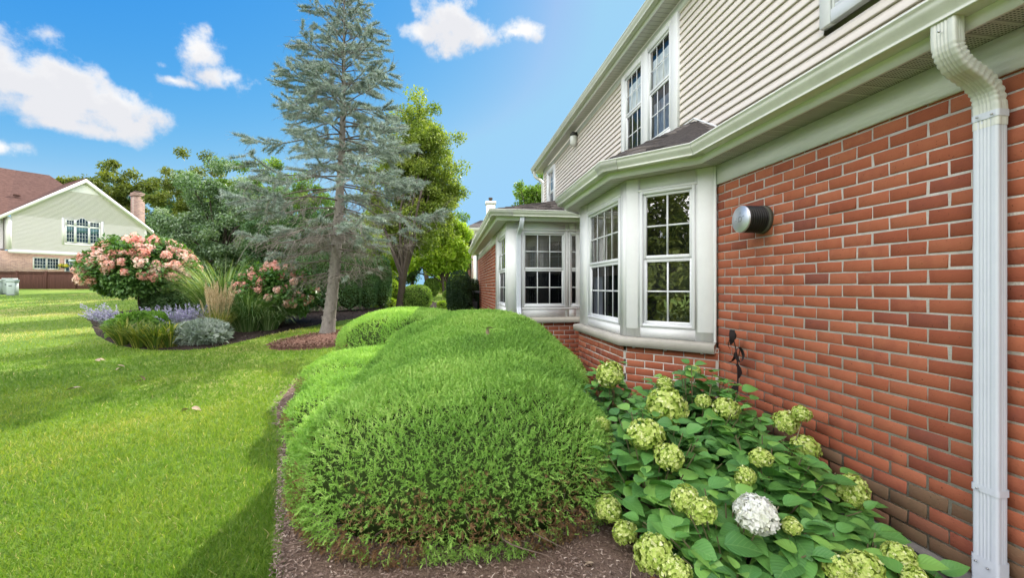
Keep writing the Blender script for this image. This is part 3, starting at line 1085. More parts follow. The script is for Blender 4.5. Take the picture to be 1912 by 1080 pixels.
curtain(FAC_F, .98, 1.28, 1.18, 2.62, -.070)
b2 = MB()
opening_wall(b2, B2S, [(.28, .42, 1.24, 2.62), (.485, 1.30, 1.24, 2.62)])
opening_wall(b2, B2W, [(.09, 1.42, 1.24, 2.62)])
b2.build('bay_cladding', M_WHITE, HOUSE)
window(B2S, .485, 1.30, 1.24, 2.62, 3, 2, blind=M_BLIND_TAN, blind_z=(1.86, 2.64))
window(B2S, -.05, .42, 1.24, 2.62, 2, 2, blind=M_BLIND_TAN, blind_z=(1.86, 2.64))
window(B2W, .09, 1.42, 1.24, 2.62, 2, 2, pane=M_PANE2)
for c_, e_ in ((2.64, 2.668), (1.20, 1.225)):
    tr2 = MB(); fboxb(tr2, B2S, .2, 1.40, c_, e_, .02, .045, .004); tr2.build('trim_moulding', M_WHITE, HOUSE)
# stone-coloured metal sills under the bays
sl = MB()
prof = [(.028, ZP0 + .0), (.058, ZP0 - .006), (.114, ZP0 - .018), (.118, ZP0 - .024), (.118, ZP0 - .102), (.095, ZP0 - .104), (.04, ZP0 - .098)]
sweep(sl, [(2.6, 3.80), (1.97, 4.478), (1.97, 6.137), (2.6, 6.8)], prof, True, caps=True)
sweep(sl, [(2.6, 7.58), (1.05, 7.58), (1.05, 9.75)], [(d * .85, z) for d, z in prof], True, caps=True)
sl.build('sill', M_SILL, HOUSE)
for F, u in ((FAC_R, .12), (FAC_R, .48), (FAC_R, .82)):
    wp = MB(); wp.add([F.p(u + a, .075 + b, ZP0 - .104 + c) for a in (-.012, .012) for b in (-.012, .012) for c in (-.014, 0)], BOXF); wp.build('weep_cap', M_WHITE, HOUSE)

# upper windows
uw0 = 5.0
window(UW, 5.86 + uw0, 6.61 + uw0, 3.98, 5.53, 3, 2, d=.045, blind=M_BLIND_WHITE, pane=M_PANE_UP, blind_z=(4.80, 5.34), rail=4.80, lower='clear', case=0)
window(UW, 6.80 + uw0, 7.55 + uw0, 3.98, 5.53, 3, 2, d=.045, blind=M_BLIND_WHITE, pane=M_PANE_UP, blind_z=(4.80, 5.34), rail=4.80, lower='clear', case=0)
uc = MB()
for a, b, c, e in ((5.66, 5.86, 3.86, 5.60), (6.61, 6.80, 3.86, 5.60), (7.55, 7.68, 3.86, 5.60), (5.86, 6.61, 5.53, 5.60), (6.80, 7.55, 5.53, 5.60), (5.86, 6.61, 3.86, 3.98), (6.80, 7.55, 3.86, 3.98)):
    fboxb(uc, UW, a + uw0, b + uw0, c, e, 0, .055, .004)
uc.build('window_casing', M_WHITE, HOUSE)
window(UW, 12.97 + uw0, 13.83 + uw0, 4.02, 5.42, 3, 2, d=.045, case=.075)
window(UW, 1.60 + uw0, 3.18 + uw0, 3.99, 5.5, 3, 2, d=.045, case=.11, blind=M_BLIND_WHITE)
cu = MB(); cu_f = lambda u0, u1, z0, z1: cu.add([UW.p(u, -.045, z) for u, z in ((u0, z0), (u1, z0), (u1, z1), (u0, z1))], [(0, 1, 2, 3)])
M_CURT = mat('sheer_curtain', (.30, .32, .40), (.12, .13, .17), rough=.8, scale=9, stretch=(1, 5, .6), detail=3)
cu_f(5.90 + uw0, 6.58 + uw0, 4.0, 4.62)
cu.build('curtain', M_CURT, HOUSE)

# ------------------------------------------------------------------ downspouts, vent, lamp, chimney and other fittings of the house


def downspout_profile(w, dpt, ribs=True):
    """closed outline: across = +-w/2, depth 0 (outer) .. dpt (wall side), with pressed ribs on the faces."""
    P = []
    def edge(p, q, n, inward, amp):
        p, q = np.array(p), np.array(q); inward = np.array(inward)
        for i in range(n):
            f = i / n
            a = amp if (ribs and i % 3 == 1 and 1 < i < n - 2) else 0
            P.append(tuple(p + (q - p) * f + inward * a))
    c = .008
    edge((-w / 2 + c, 0), (w / 2 - c, 0), 18, (0, 1), .0045)
    P.append((w / 2 - c, 0)); P.append((w / 2 - c * .3, c * .3))
    edge((w / 2, c), (w / 2, dpt - c), 12, (-1, 0), .0035)
    P.append((w / 2, dpt - c)); P.append((w / 2 - c, dpt))
    edge((w / 2 - c, dpt), (-w / 2 + c, dpt), 4, (0, -1), 0)
    P.append((-w / 2 + c, dpt)); P.append((-w / 2, dpt - c))
    edge((-w / 2, dpt - c), (-w / 2, c), 12, (1, 0), .0035)
    P.append((-w / 2, c)); P.append((-w / 2 + c * .3, c * .3))
    return P


def sweep_pipe(mb, pts, across, prof, out0, scale=None, v=.5):
    """rectangular pipe along pts; 'across' is the fixed sideways axis, out0 the outward axis at the start."""
    P = np.array(pts, float); n = len(P)
    T = unit(np.gradient(P, axis=0)); A = unit(np.array(across, float))
    k = len(prof); V = []
    pr = np.array(prof); mid = pr[:, 1].mean()
    for i in range(n):
        O = unit(np.cross(A, T[i]))
        if np.dot(O, out0) < 0: O = -O
        sc = 1 if scale is None else scale[i]
        for a, d in pr:
            V.append(P[i] + A * a * sc + O * (mid - d) * sc)
    fs = []
    for i in range(n - 1):
        for j in range(k):
            a, b = i * k + j, i * k + (j + 1) % k
            fs.append((a, b, b + k, a + k))
    mb.add(V, fs, v)
    mb.add(V[-k:], [tuple(range(k))], v)


def bez(p, n=12):
    """Catmull-Rom through points."""
    P = [np.array(q, float) for q in p]
    P = [2 * P[0] - P[1]] + P + [2 * P[-1] - P[-2]]
    out = []
    for i in range(1, len(P) - 2):
        for t in np.linspace(0, 1, n, endpoint=False):
            a, b, c, d = P[i - 1:i + 3]
            out.append(.5 * ((2 * b) + (c - a) * t + (2 * a - 5 * b + 4 * c - d) * t * t + (3 * b - a - 3 * c + d) * t ** 3))
    out.append(P[-2])
    return np.array(out)


YD = 1.652
prof = downspout_profile(.098, .062)
dm = MB()
sweep_pipe(dm, [(2.538, YD, z) for z in np.linspace(2.40, .22, 12)], (0, -1, 0), prof, (-1, 0, 0))
ds = dm.build('downspout', M_DOWN, HOUSE)
el = MB()
pe = bez([(2.296, YD, 2.845), (2.296, YD, 2.765), (2.308, YD, 2.70), (2.362, YD, 2.635), (2.450, YD, 2.588), (2.518, YD, 2.53), (2.538, YD, 2.45), (2.538, YD, 2.36)], 9)
n = len(pe)
cr_ = np.array([1.045 - (.085 if (i % 3 == 0 and 12 < i < n - 10) else 0) for i in range(n)])
sweep_pipe(el, pe, (0, -1, 0), prof, (-1, 0, 0), cr_)
el.build('elbow', M_GUTTER, ds)
sp_ = downspout_profile(.106, .070, False)
for z in (2.40, .62):
    bd_ = MB(); sweep_pipe(bd_, [(2.538, YD, z + .032), (2.538, YD, z)], (0, -1, 0), sp_, (-1, 0, 0)); bd_.build('band', M_DOWN, ds)
bd_ = MB(); sweep_pipe(bd_, [(2.538, YD, .31), (2.538, YD, .22)], (0, -1, 0), sp_, (-1, 0, 0))
bd_.build('band', M_DOWN, ds)
kick = MB()
sweep_pipe(kick, bez([(2.538, YD, .235), (2.536, YD, .17), (2.50, YD + .01, .11), (2.43, YD + .02, .075), (2.30, YD + .03, .045)], 6), (0, -1, 0), sp_, (-1, 0, 0))
kick.build('shoe', M_DOWN, ds)
for y, z in ((YD + .02, .635), (YD - .02, .275), (YD + .025, .285), (YD + .02, 2.415), (YD - .035, 2.41), (YD, 2.795)):
    x = 2.50 if z < 2.5 else 2.257
    sc_ = MB(); lathe(sc_, [(0, -.004), (.004, -.004), (.0055, 0), (.0055, .003)], (x, y, z), 8, 'x'); sc_.build('screw', mat('screw_metal', (.5, .5, .5), rough=.3, metal=.8), ds)

# second downspout on the corner room, third on its far end, fourth on the upper corner
p2 = downspout_profile(.080, .055)
d2 = MB()
sweep_pipe(d2, bez([(1.255, 7.30, 2.86), (1.255, 7.30, 2.76), (1.245, 7.36, 2.66), (1.235, 7.47, 2.58), (1.232, 7.505, 2.48), (1.232, 7.51, 2.3), (1.232, 7.51, 1.6), (1.232, 7.51, 1.30), (1.232, 7.50, 1.22), (1.232, 7.45, 1.12), (1.232, 7.43, 1.0), (1.232, 7.43, .1)], 5),
           (1, 0, 0), p2, (0, -1, 0))
d2.build('downspout', M_DOWN, HOUSE)
d3 = MB()
sweep_pipe(d3, [(.985, 15.5, z) for z in (2.85, 1.5, .3)], (0, 1, 0), p2, (-1, 0, 0))
d3.build('downspout', M_DOWN, HOUSE)
d4 = MB()
sweep_pipe(d4, bez([(2.97, 14.75, 5.76), (2.97, 14.75, 5.66), (3.02, 14.72, 5.52), (3.15, 14.68, 5.42), (3.24, 14.64, 5.30), (3.25, 14.62, 5.1), (3.25, 14.62, 3.6)], 6), (0, 1, 0), downspout_profile(.10, .075), (-1, 0, 0))
d4.build('downspout', M_GUTTER, HOUSE)

# round vent hood with louvre rings on the brick wall
VC = (2.6, 3.185, 2.168)
vh = MB()
lathe(vh, [(0, -.004), (.088, -.004), (.088, -.19), (0, -.19)], VC, 28, 'x')
for i in range(8):
    x = -.038 - i * .0205
    lathe(vh, [(.086, x + .004), (.111, x + .002), (.113, x - .003), (.110, x - .009), (.086, x - .004)], VC, 32, 'x')
vent = vh.build('wall_vent', mat('black_plastic', (.018, .017, .016), (.03, .028, .025), rough=.24), HOUSE, smooth=True)
vf = MB(); lathe(vf, [(.112, .0), (.118, -.002), (.118, -.030), (.112, -.034), (.09, -.034)], VC, 32, 'x')
vf.build('collar', mat('weathered_plastic', (.10, .10, .075), (.06, .062, .045), rough=.6), vent, smooth=True)
vp = MB(); lathe(vp, [(0, -.214), (.104, -.212), (.112, -.207), (.113, -.200), (.105, -.196), (0, -.196)], VC, 40, 'x')
plate = vp.build('end_plate', mat('brushed_aluminium', (.62, .64, .68), (.55, .57, .61), rough=.34, metal=.75), vent)
vl = MB()
lathe(vl, [(.016, -.2145), (.020, -.2165), (.024, -.2145)], VC, 18, 'x')
for dy, dz in ((.04, .01), (.05, -.008), (.0, .055), (.0, .045), (-.03, .018), (-.042, .022), (.02, -.02)):
    lathe(vl, [(0, -.2155), (.0035, -.2155), (.004, -.213)], (VC[0], VC[1] + dy, VC[2] + dz), 8, 'x')
vl.build('stamped_mark', mat('stamped_metal', (.28, .29, .31), rough=.5, metal=.6), plate)

# flood lamp under the upper eave
lb = MB(); LY, LZ = 10.65, 5.45
box(lb, 3.13, 3.30, LY - .09, LY + .09, LZ + .10, LZ + .19)
lamp = lb.build('wall_lamp', mat('bronze_metal', (.03, .028, .025), rough=.4), HOUSE)
lg = MB(); lathe(lg, [(.095, .10), (.10, .02), (.095, -.10), (.05, -.15), (0, -.155)], (3.20, LY, LZ), 8, 'z')
lg.build('lamp_shade', mat('frosted_glass', (.72, .72, .68), (.6, .6, .56), rough=.25), lamp)

# loose black cable along the foot of the wall
cb = MB()
tube(cb, bez([(2.565, 3.3, .10), (2.56, 2.9, .128), (2.562, 2.5, .136), (2.568, 2.30, .142), (2.560, 2.12, .128), (2.562, 1.95, .118), (2.56, 1.8, .09), (2.53, 1.72, .04)], 6), .0085, 7)
tag(cb.build('cable', mat('black_rubber', (.012, .012, .014), rough=.4), smooth=True), 'loose black cable lying along the foot of the brick wall', 'cable')

# gas meter at the far corner
GM = empty('gas_meter', (.72, 14.9, G(.72, 14.9)), 'dark grey gas meter with a pipe by the far corner of the brick wall', 'meter')
g = MB(); zz = G(.72, 14.9)
box(g, .5, .95, 14.75, 15.1, zz + .15, zz + .62); lathe(g, [(.0, .62), (.16, .62), (.19, .7), (.0, .78)], (.72, 14.92, zz), 12)
g.build('meter_body', mat('meter_paint', (.10, .105, .11), rough=.5), GM)
g = MB(); tube(g, [(1.05, 14.9, zz + .95), (.40, 14.9, zz + .95)], .045, 8); tube(g, [(.6, 14.9, zz + .95), (.6, 14.9, zz + .6)], .04, 8); tube(g, [(.8, 14.9, zz + .95), (.8, 14.9, zz + .1)], .04, 8)
g.build('pipe', mat('pipe_paint', (.16, .165, .17), rough=.5), GM, smooth=True)

# ------------------------------------------------------------------ plants near the house
M_JUN = leaf_mat('juniper', [(0, (.11, .24, .045)), (.35, (.24, .44, .085)), (.7, (.36, .57, .13)), (.93, (.50, .66, .20)), (.965, (.30, .165, .085)), (1, (.20, .11, .06))], trans=.30, rough=.6, spec=.25, tcol=(1.3, 1.35, .5))
M_JUNIN = mat('shrub_interior', (.052, .085, .022), (.022, .030, .012), rough=1, scale=20, spec=0)  # dark brown-green hull colour standing for the interior twigs
M_TWIG = mat('twig_bark', (.20, .145, .105), (.09, .06, .045), rough=.9, scale=25)


def superdome(c, r, e, n, low=-.9):
    """points and outward normals on a superellipsoid dome."""
    d = rand_dir(int(n)); d = d[d[:, 2] > low]
    r = np.array(r)
    t = (np.abs(d / r) ** e).sum(1) ** (-1 / e)
    P = d * t[:, None]
    g = np.sign(P) * np.abs(P / r) ** (e - 1) / r
    return P + np.array(c), unit(g), d


def lumps(P, s, a, seed):
    return 1 + a * (vnoise(P[:, 0] * 1.0 + P[:, 2] * .7, P[:, 1] - P[:, 2] * .6, s, seed) - .5) * 2


def juniper(label, domes, dens, twigs=True, seed=1):
    """one sprawling juniper: feathery sprays over the domes, dark brown-green wood inside."""
    c0 = domes[0][0]
    root = empty('juniper_shrub', (c0[0], c0[1], G(c0[0], c0[1])), label, 'juniper', 'junipers clipped into mounds')
    def project(P, level, its=7, k=9.0):
        """move points on to the smooth union of the domes."""
        for _ in range(its):
            q, g = [], []
            for c, r, e in domes:
                d = P - np.array(c); r_ = np.array(r); ad = np.abs(d / r_) + 1e-6
                qi = (ad ** e).sum(1) ** (1 / e)
                q.append(qi); g.append(qi[:, None] ** (1 - e) * np.sign(d) * ad ** (e - 1) / r_)
            q = np.array(q); w = np.exp(-k * (q - q.min(0))); sw = w.sum(0)
            f = q.min(0) - np.log(sw) / k
            gr = sum((w[i] / sw)[:, None] * g[i] for i in range(len(domes)))
            P = P + gr * np.clip((level - f) / ((gr ** 2).sum(1) + 1e-6), -.25, .25)[:, None]
        return P, unit(gr)
    Ps = []
    for c, r, e in domes:
        area = 2 * math.pi * (r[0] * r[1] + r[2] * (r[0] + r[1]))
        P, Nn, d = superdome(c, r, e, area * dens * .62)
        ok = np.ones(len(P), bool)
        for c2, r2, e2 in domes:
            if c2 is not c: ok &= (np.abs((P - np.array(c2)) / np.array(r2)) ** e2).sum(1) ** (1 / e2) > .86
        Ps.append(P[ok])
    P, Nn = project(np.concatenate(Ps), 1.0)
    P = P + Nn * ((lumps(P, 2.6, .055 if twigs else .030, seed) - 1) + (lumps(P, 8, .022, seed + 1) - 1))[:, None]
    ok = P[:, 2] > gz(P[:, 0], P[:, 1]) + .035
    P, Nn = P[ok], Nn[ok]
    n = len(P)
    h = P[:, 2] - gz(P[:, 0], P[:, 1])
    # spray axes: outward, up and along the surface
    T = unit(np.cross(Nn, rand_dir(n)))
    flow = np.column_stack([np.full(n, -.35), np.full(n, -.5), np.full(n, .1)])
    ax = unit(Nn * .8 + T * .8 + flow * .25 + np.array((0, 0, .3)))
    Ls = rng.uniform(.030, .064, n)
    P = P - Nn * rng.uniform(.0, .05, n)[:, None]
    clump = vnoise(P[:, 0] + P[:, 2], P[:, 1] + P[:, 2] * .5, 7, seed + 3) * .30 + vnoise(P[:, 0] - P[:, 2], P[:, 1], 2.2, seed + 5) * .34 - .07
    v0 = np.clip(clump + rng.random(n) * .42, 0, .93)
    # dead brown sprays low on the sides where the old wood shows
    dead = (rng.random(n) < np.clip(1.0 - h * 1.75, 0, .8) * (vnoise(P[:, 0] * 1.5, P[:, 1] * 1.5 + P[:, 2] * 2, 5, seed + 8) > .36)) & (Nn[:, 2] < .6)
    v0[dead] = rng.uniform(.955, 1, dead.sum())
    B = unit(np.cross(ax, Nn + rand_dir(n) * .6))
    C = unit(np.cross(B, ax))
    mb = MB()
    m = 9
    for i in range(m):
        f = (i + .5) / m
        sgn = 1 if i % 2 else -1
        side = unit(B * sgn + C * rng.normal(0, .35, n)[:, None])
        base = P + ax * (Ls * f * .92)[:, None]
        D = ax * .85 + side * (1.0 - .45 * f) + rand_dir(n) * .6
        leaves(mb, base, D, C + rand_dir(n) * .7, Ls * rng.uniform(.26, .46, n) * (1.15 - .5 * f), Ls * .12, np.clip(v0 + rng.normal(0, .05, n) * (v0 < .94) + (f - .5) * .14 * (v0 < .94), 0, np.where(v0 < .94, .93, 1)), 'tri')
    leaves(mb, P + ax * (Ls * .6)[:, None], ax + rand_dir(n) * .2, C, Ls * .55, Ls * .11, v0, 'tri')
    k = rng.random(n) < .012
    leaves(mb, P[k], ax[k] + np.array((0, 0, .5)), C[k], Ls[k] * 2.2, Ls[k] * .10, np.minimum(v0[k] + .15, .93), 'blade')
    mb.build('foliage', M_JUN, root)
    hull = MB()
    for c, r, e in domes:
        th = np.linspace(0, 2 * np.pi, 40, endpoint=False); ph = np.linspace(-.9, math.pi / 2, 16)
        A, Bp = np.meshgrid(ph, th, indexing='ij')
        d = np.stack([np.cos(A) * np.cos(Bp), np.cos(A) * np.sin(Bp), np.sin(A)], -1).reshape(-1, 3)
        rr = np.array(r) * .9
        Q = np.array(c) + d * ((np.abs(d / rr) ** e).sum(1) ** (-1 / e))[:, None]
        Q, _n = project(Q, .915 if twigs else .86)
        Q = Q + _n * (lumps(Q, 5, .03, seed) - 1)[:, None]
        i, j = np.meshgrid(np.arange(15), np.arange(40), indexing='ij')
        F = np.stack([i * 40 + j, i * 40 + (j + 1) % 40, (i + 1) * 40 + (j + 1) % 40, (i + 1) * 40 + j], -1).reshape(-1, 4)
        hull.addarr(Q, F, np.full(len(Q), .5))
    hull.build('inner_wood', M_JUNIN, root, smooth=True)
    if twigs:
        tw = MB()
        c, r, e = domes[0]
        for q in range(150):
            a = rng.uniform(math.pi * .95, math.pi * 2.05)
            k = rng.uniform(.70, .98)
            x, y = c[0] + r[0] * k * math.cos(a), c[1] + r[1] * k * math.sin(a)
            z = G(x, y) + rng.uniform(.04, .34)
            p0 = np.array((c[0] + r[0] * .4 * math.cos(a), c[1] + r[1] * .4 * math.sin(a), z * .7))
            p1 = np.array((x, y, z))
            t = np.array((-math.sin(a), math.cos(a), 0)) * rng.normal(0, .18)
            pts = bez([p0, p0 * .5 + p1 * .5 + t + np.array((0, 0, -.05)), p1 + t, p1 + t * 1.6 + np.array((math.cos(a) * .10, math.sin(a) * .10, rng.uniform(-.08, .06)))], 4)
            tube(tw, pts, np.linspace(.010, .0022, len(pts)), 5, cap=False)
        tw.build('branches', M_TWIG, root, smooth=True)
    return root


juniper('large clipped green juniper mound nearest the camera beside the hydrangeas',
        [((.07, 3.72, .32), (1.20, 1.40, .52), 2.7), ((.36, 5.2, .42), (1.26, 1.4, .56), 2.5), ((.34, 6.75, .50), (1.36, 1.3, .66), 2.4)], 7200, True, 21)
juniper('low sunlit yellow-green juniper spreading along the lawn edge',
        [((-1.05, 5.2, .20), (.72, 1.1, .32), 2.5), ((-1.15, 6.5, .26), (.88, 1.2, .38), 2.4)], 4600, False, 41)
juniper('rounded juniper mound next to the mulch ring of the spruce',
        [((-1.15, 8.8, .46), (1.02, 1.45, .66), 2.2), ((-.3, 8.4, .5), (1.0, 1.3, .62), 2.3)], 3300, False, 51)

# --- hydrangeas with round green flower heads along the brick wall
M_HYL = leaf_mat('hydrangea_leaf', [(0, (.045, .135, .034)), (.45, (.085, .225, .052)), (.8, (.135, .32, .066)), (1, (.22, .42, .082))], trans=.22, rough=.42, spec=.4, tcol=(1.2, 1.5, .4), veins=True)
M_HYS = mat('hydrangea_stem', (.20, .17, .09), (.12, .11, .05), rough=.7)
M_FLG = leaf_mat('green_floret', [(0, (.26, .40, .05)), (.4, (.46, .58, .115)), (.8, (.66, .72, .25)), (1, (.82, .83, .48))], trans=.25, rough=.6, spec=.2, tcol=(1.1, 1.15, .6))
M_FLW = leaf_mat('white_floret', [(0, (.66, .70, .50)), (.3, (.76, .78, .66)), (.7, (.83, .83, .77)), (1, (.86, .86, .83))], trans=.25, rough=.6, spec=.2, tcol=(1, 1, .9))


def flower_mesh(name, material, n, size, lump):
    """round head of four-petalled florets, unit radius."""
    mb = MB()
    d = rand_dir(n); d = d[d[:, 2] > -.72]
    r = 1 + lump * (vnoise(d[:, 0] * 1.3 + d[:, 2], d[:, 1] - d[:, 2], 4.5, int(rng.integers(99))) - .5) * 2
    P = d * r[:, None] * np.array((1, 1, .86)) * rng.uniform(.86, 1.0, len(d))[:, None]
    nn = unit(d + rand_dir(len(d)) * .5)
    t = unit(np.cross(nn, rand_dir(len(d)))); b = np.cross(nn, t)
    v = np.clip(rng.normal(.5, .22, len(d)) + d[:, 2] * .12, 0, 1)
    for k in range(4):
        a = k * math.pi / 2
        D = t * math.cos(a) + b * math.sin(a) + nn * rng.uniform(.1, .5, len(d))[:, None]
        leaves(mb, P, D, nn, size * rng.uniform(.8, 1.2, len(d)), size * .95, v + rng.normal(0, .05, len(d)), 'rhomb')
    core = MB(); lathe(core, [(0, -.62), (.5, -.5), (.74, 0), (.6, .42), (0, .64)], (0, 0, 0), 12)
    mb.addarr(np.concatenate(core.V), np.concatenate(core.F[4]), np.full(core.n, .15))
    o = mb.build(name, material)
    me = o.data
    bpy.data.objects.remove(o)
    return me


HEADS_G = [flower_mesh('flower_head', M_FLG, 560, .145, .10) for _ in range(3)]
HEAD_W = flower_mesh('flower_head', M_FLW, 760, .17, .06)


def put(me, name, parent, loc, sc, rot=None):
    o = bpy.data.objects.new(name, me)
    S.collection.objects.link(o)
    o.parent = parent
    o.location = np.array(loc) - ROOTLOC[parent]
    o.scale = sc if hasattr(sc, '__len__') else (sc, sc, sc)
    o.rotation_euler = rot if rot is not None else (rng.normal(0, .25), rng.normal(0, .25), rng.uniform(0, 6.28))
    ROOTLOC[o] = np.array(loc, float)
    return o


def hydrangea(label, c, r, h, nst, heads, leafL=(.115, .185), seed=1, bright=0.0, wall=2.52, pairs=4):
    x0, y0 = c
    root = empty('hydrangea', (x0, y0, G(x0, y0)), label, 'hydrangea', 'hydrangeas along the brick wall')
    st, lf = MB(), MB()
    P, D, Nn, Ln, V = [], [], [], [], []
    tips = []
    for i in range(nst):
        a = rng.uniform(0, 6.28); k = math.sqrt(rng.random())
        tx, ty = min(x0 + r[0] * k * math.cos(a), wall - .05), y0 + r[1] * k * math.sin(a)
        tz = h * (1 - .55 * k ** 2.2) * rng.uniform(.86, 1.05) + G(tx, ty)
        tips.append((tx, ty, tz, a))
    for hx, hy, hz, hr, kind in heads:
        tips.append((hx, hy, hz - hr * .6, math.atan2(hy - y0, hx - x0)))
    for tx, ty, tz, a in tips:
        b = np.array((x0 + (tx - x0) * .25, y0 + (ty - y0) * .25, G(x0, y0)))
        t = np.array((tx, ty, tz))
        m = b * .45 + t * .55; m[2] = tz * .62
        pts = bez([b, m, t], 5)
        tube(st, pts, np.linspace(.0055, .0035, len(pts)), 5, cap=False)
        tone = rng.normal(.46, .18) + bright + (.38 if rng.random() < .25 else 0)
        for q in range(pairs):
            f = 1 - q * .17
            idx = f * (len(pts) - 1); i0 = int(idx); i1 = min(i0 + 1, len(pts) - 1)
            p = pts[i0] + (pts[i1] - pts[i0]) * (idx - i0)
            aa = a + q * math.pi / 2 + rng.normal(0, .3)
            for sgn in (0, math.pi):
                d = np.array((math.cos(aa + sgn), math.sin(aa + sgn), rng.normal(.22 if q else .45, .22)))
                d = unit(d)
                pp = p + d * .025
                L = rng.uniform(*leafL) * (.62 if q == 0 else 1 - .04 * q)
                if pp[0] + d[0] * L > wall + .03: d[0] = -abs(d[0]) * .3
                P.append(pp); D.append(d)
                Nn.append(unit(np.array((rng.normal(0, .28), rng.normal(0, .28), 1.0)) - np.array((0, .18, 0))))
                Ln.append(L); V.append(np.clip(tone + rng.normal(0, .10) + (.12 if q == 0 else 0), 0, 1))
    P, D, Nn, Ln, V = map(np.array, (P, D, Nn, Ln, V))
    keep = np.ones(len(P), bool)
    for hx, hy, hz, hr, kind in heads:
        for f in (.35, .7, 1.0):
            q = P + D * (Ln * f)[:, None] - np.array((hx, hy, hz))
            # leaves make room for the heads, most of all above them and towards the camera
            keep &= (np.linalg.norm(q, axis=1) > hr * 1.12) & ~((np.linalg.norm(q[:, :2], axis=1) < hr * 1.2) & (q[:, 2] > 0)) & ~((np.hypot(q[:, 0], q[:, 2]) < hr * .9) & (q[:, 1] < 0) & (q[:, 1] > -.3) & (q[:, 2] > -hr * .5))
    P, D, Nn, Ln, V = P[keep], D[keep], Nn[keep], Ln[keep], V[keep]
    leaves(lf, np.array(P), np.array(D), np.array(Nn), np.array(Ln), np.array(Ln) * rng.uniform(.70, .92, len(P)), np.array(V), 'heart', uv=True)
    lf.build('foliage', M_HYL, root, smooth=True)
    st.build('stems', M_HYS, root)
    for i, (hx, hy, hz, hr, kind) in enumerate(heads):
        o = put(HEAD_W if kind == 'w' else HEADS_G[i % 3], 'flower_head', root, (hx, hy, hz + .02), (hr * 1.03, hr * 1.03, hr * rng.uniform(.95, 1.2)))
        if kind == 'w': o['label'] = 'white round flower head'
    return root


hydrangea('hydrangea clump between the bay window and the brick wall, with the largest green flower head', (1.95, 3.15), (.58, .60), .92, 84,
          [(2.02, 2.85, .68, .087, 'g'), (1.80, 3.33, .77, .066, 'g'), (2.24, 3.62, .80, .060, 'g'), (1.89, 2.93, .72, .055, 'g'), (1.63, 2.99, .67, .142, 'g')], wall=2.5)
hydrangea('hydrangea clump pressed against the right flank of the big juniper', (1.38, 2.72), (.52, .60), .72, 52,
          [(1.29, 2.64, .60, .112, 'g'), (1.35, 2.45, .52, .083, 'g'), (1.11, 3.02, .55, .070, 'g'), (.96, 2.47, .22, .078, 'g')], bright=.08)
hydrangea('hydrangea clump at the middle of the wall, three green heads against the bricks', (1.98, 2.42), (.55, .50), .63, 46,
          [(2.38, 2.70, .61, .082, 'g'), (2.42, 2.60, .70, .058, 'g'), (2.40, 2.56, .47, .090, 'g'), (1.84, 2.27, .56, .064, 'g')], wall=2.52)
hydrangea('hydrangea clump at the front carrying the only white flower head', (1.45, 2.02), (.50, .46), .50, 52,
          [(1.68, 2.20, .49, .055, 'g'), (1.27, 2.13, .42, .074, 'g'), (1.29, 2.01, .42, .074, 'g'), (1.48, 1.86, .47, .092, 'w'), (1.01, 2.33, .15, .069, 'g'), (1.01, 1.98, .24, .091, 'g'), (1.06, 1.87, .22, .070, 'g'), (1.64, 1.82, .42, .042, 'g')], bright=.1)
hydrangea('hydrangea clump nearest the white downspout', (2.02, 1.82), (.40, .36), .37, 36,
          [(2.33, 2.16, .38, .090, 'g'), (2.10, 1.70, .31, .062, 'g'), (1.85, 1.66, .30, .080, 'g'), (1.72, 1.65, .32, .060, 'g'), (2.05, 1.59, .28, .05, 'g')], wall=2.48, bright=.06)
hydrangea('tall narrow hydrangea beside the bay window with one green head', (1.55, 3.95), (.30, .28), .90, 24,
          [(1.46, 3.72, .77, .118, 'g')], leafL=(.10, .15), wall=2.0, pairs=4)

# dead dark stalk in front of the wall
DS = empty('dead_stalk', (2.5, 3.40, .1), 'dead blackened plant stalk standing against the brick wall', 'dead plant')
s = MB(); tube(s, bez([(2.47, 3.36, .1), (2.50, 3.37, .6), (2.52, 3.40, .95), (2.50, 3.44, 1.20)], 5), np.linspace(.008, .004, 16), 6)
tube(s, [(2.51, 3.39, .9), (2.50, 3.34, 1.05), (2.49, 3.32, 1.08)], .003, 5)
M_DEAD = mat('dead_plant', (.020, .013, .012), (.008, .006, .006), rough=.85)
s.build('stem', M_DEAD, DS)
s = MB()
pp = np.array([(2.50, 3.44, 1.22), (2.505, 3.43, 1.17), (2.49, 3.33, 1.08), (2.51, 3.41, 1.02), (2.51, 3.39, .92), (2.50, 3.38, .75)])
leaves(s, pp, np.array([(-.1, -.1, -.9), (-.2, .3, -.8), (.1, -.3, -1), (-.2, .4, -.9), (-.1, -.5, -.9), (-.3, .3, -1)]), rand_dir(6), .13, .05, .2, 'arch')
leaves(s, pp, rand_dir(6) * .4 + np.array((0, 0, -.8)), rand_dir(6), .10, .035, .2, 'arch')
s.build('withered_leaves', M_DEAD, DS)

# fallen leaves: single ones you can point at
M_FALL = mat('fallen_leaf', (.42, .33, .24), (.30, .20, .13), rough=.8, scale=30)
M_FALLO = mat('fallen_leaf_orange', (.50, .22, .07), (.40, .15, .05), rough=.7, scale=30)


def fallen(x, y, z, L, label, m=None, group=None):
    mb = MB()
    D = rand_dir(2); D[:, 2] *= .3
    P = np.tile((x, y, z), (2, 1)) + np.array(((0, 0, 0), (L * .3, L * .2, .004)))
    Nn = rand_dir(2) * .5 + np.array((0, 0, 1))
    leaves(mb, P, D, Nn, L, L * .6, .5, 'heart')
    tag(mb.build('fallen_leaf', m or M_FALL, smooth=True, loc=(x, y, z)), label, 'leaf', group)


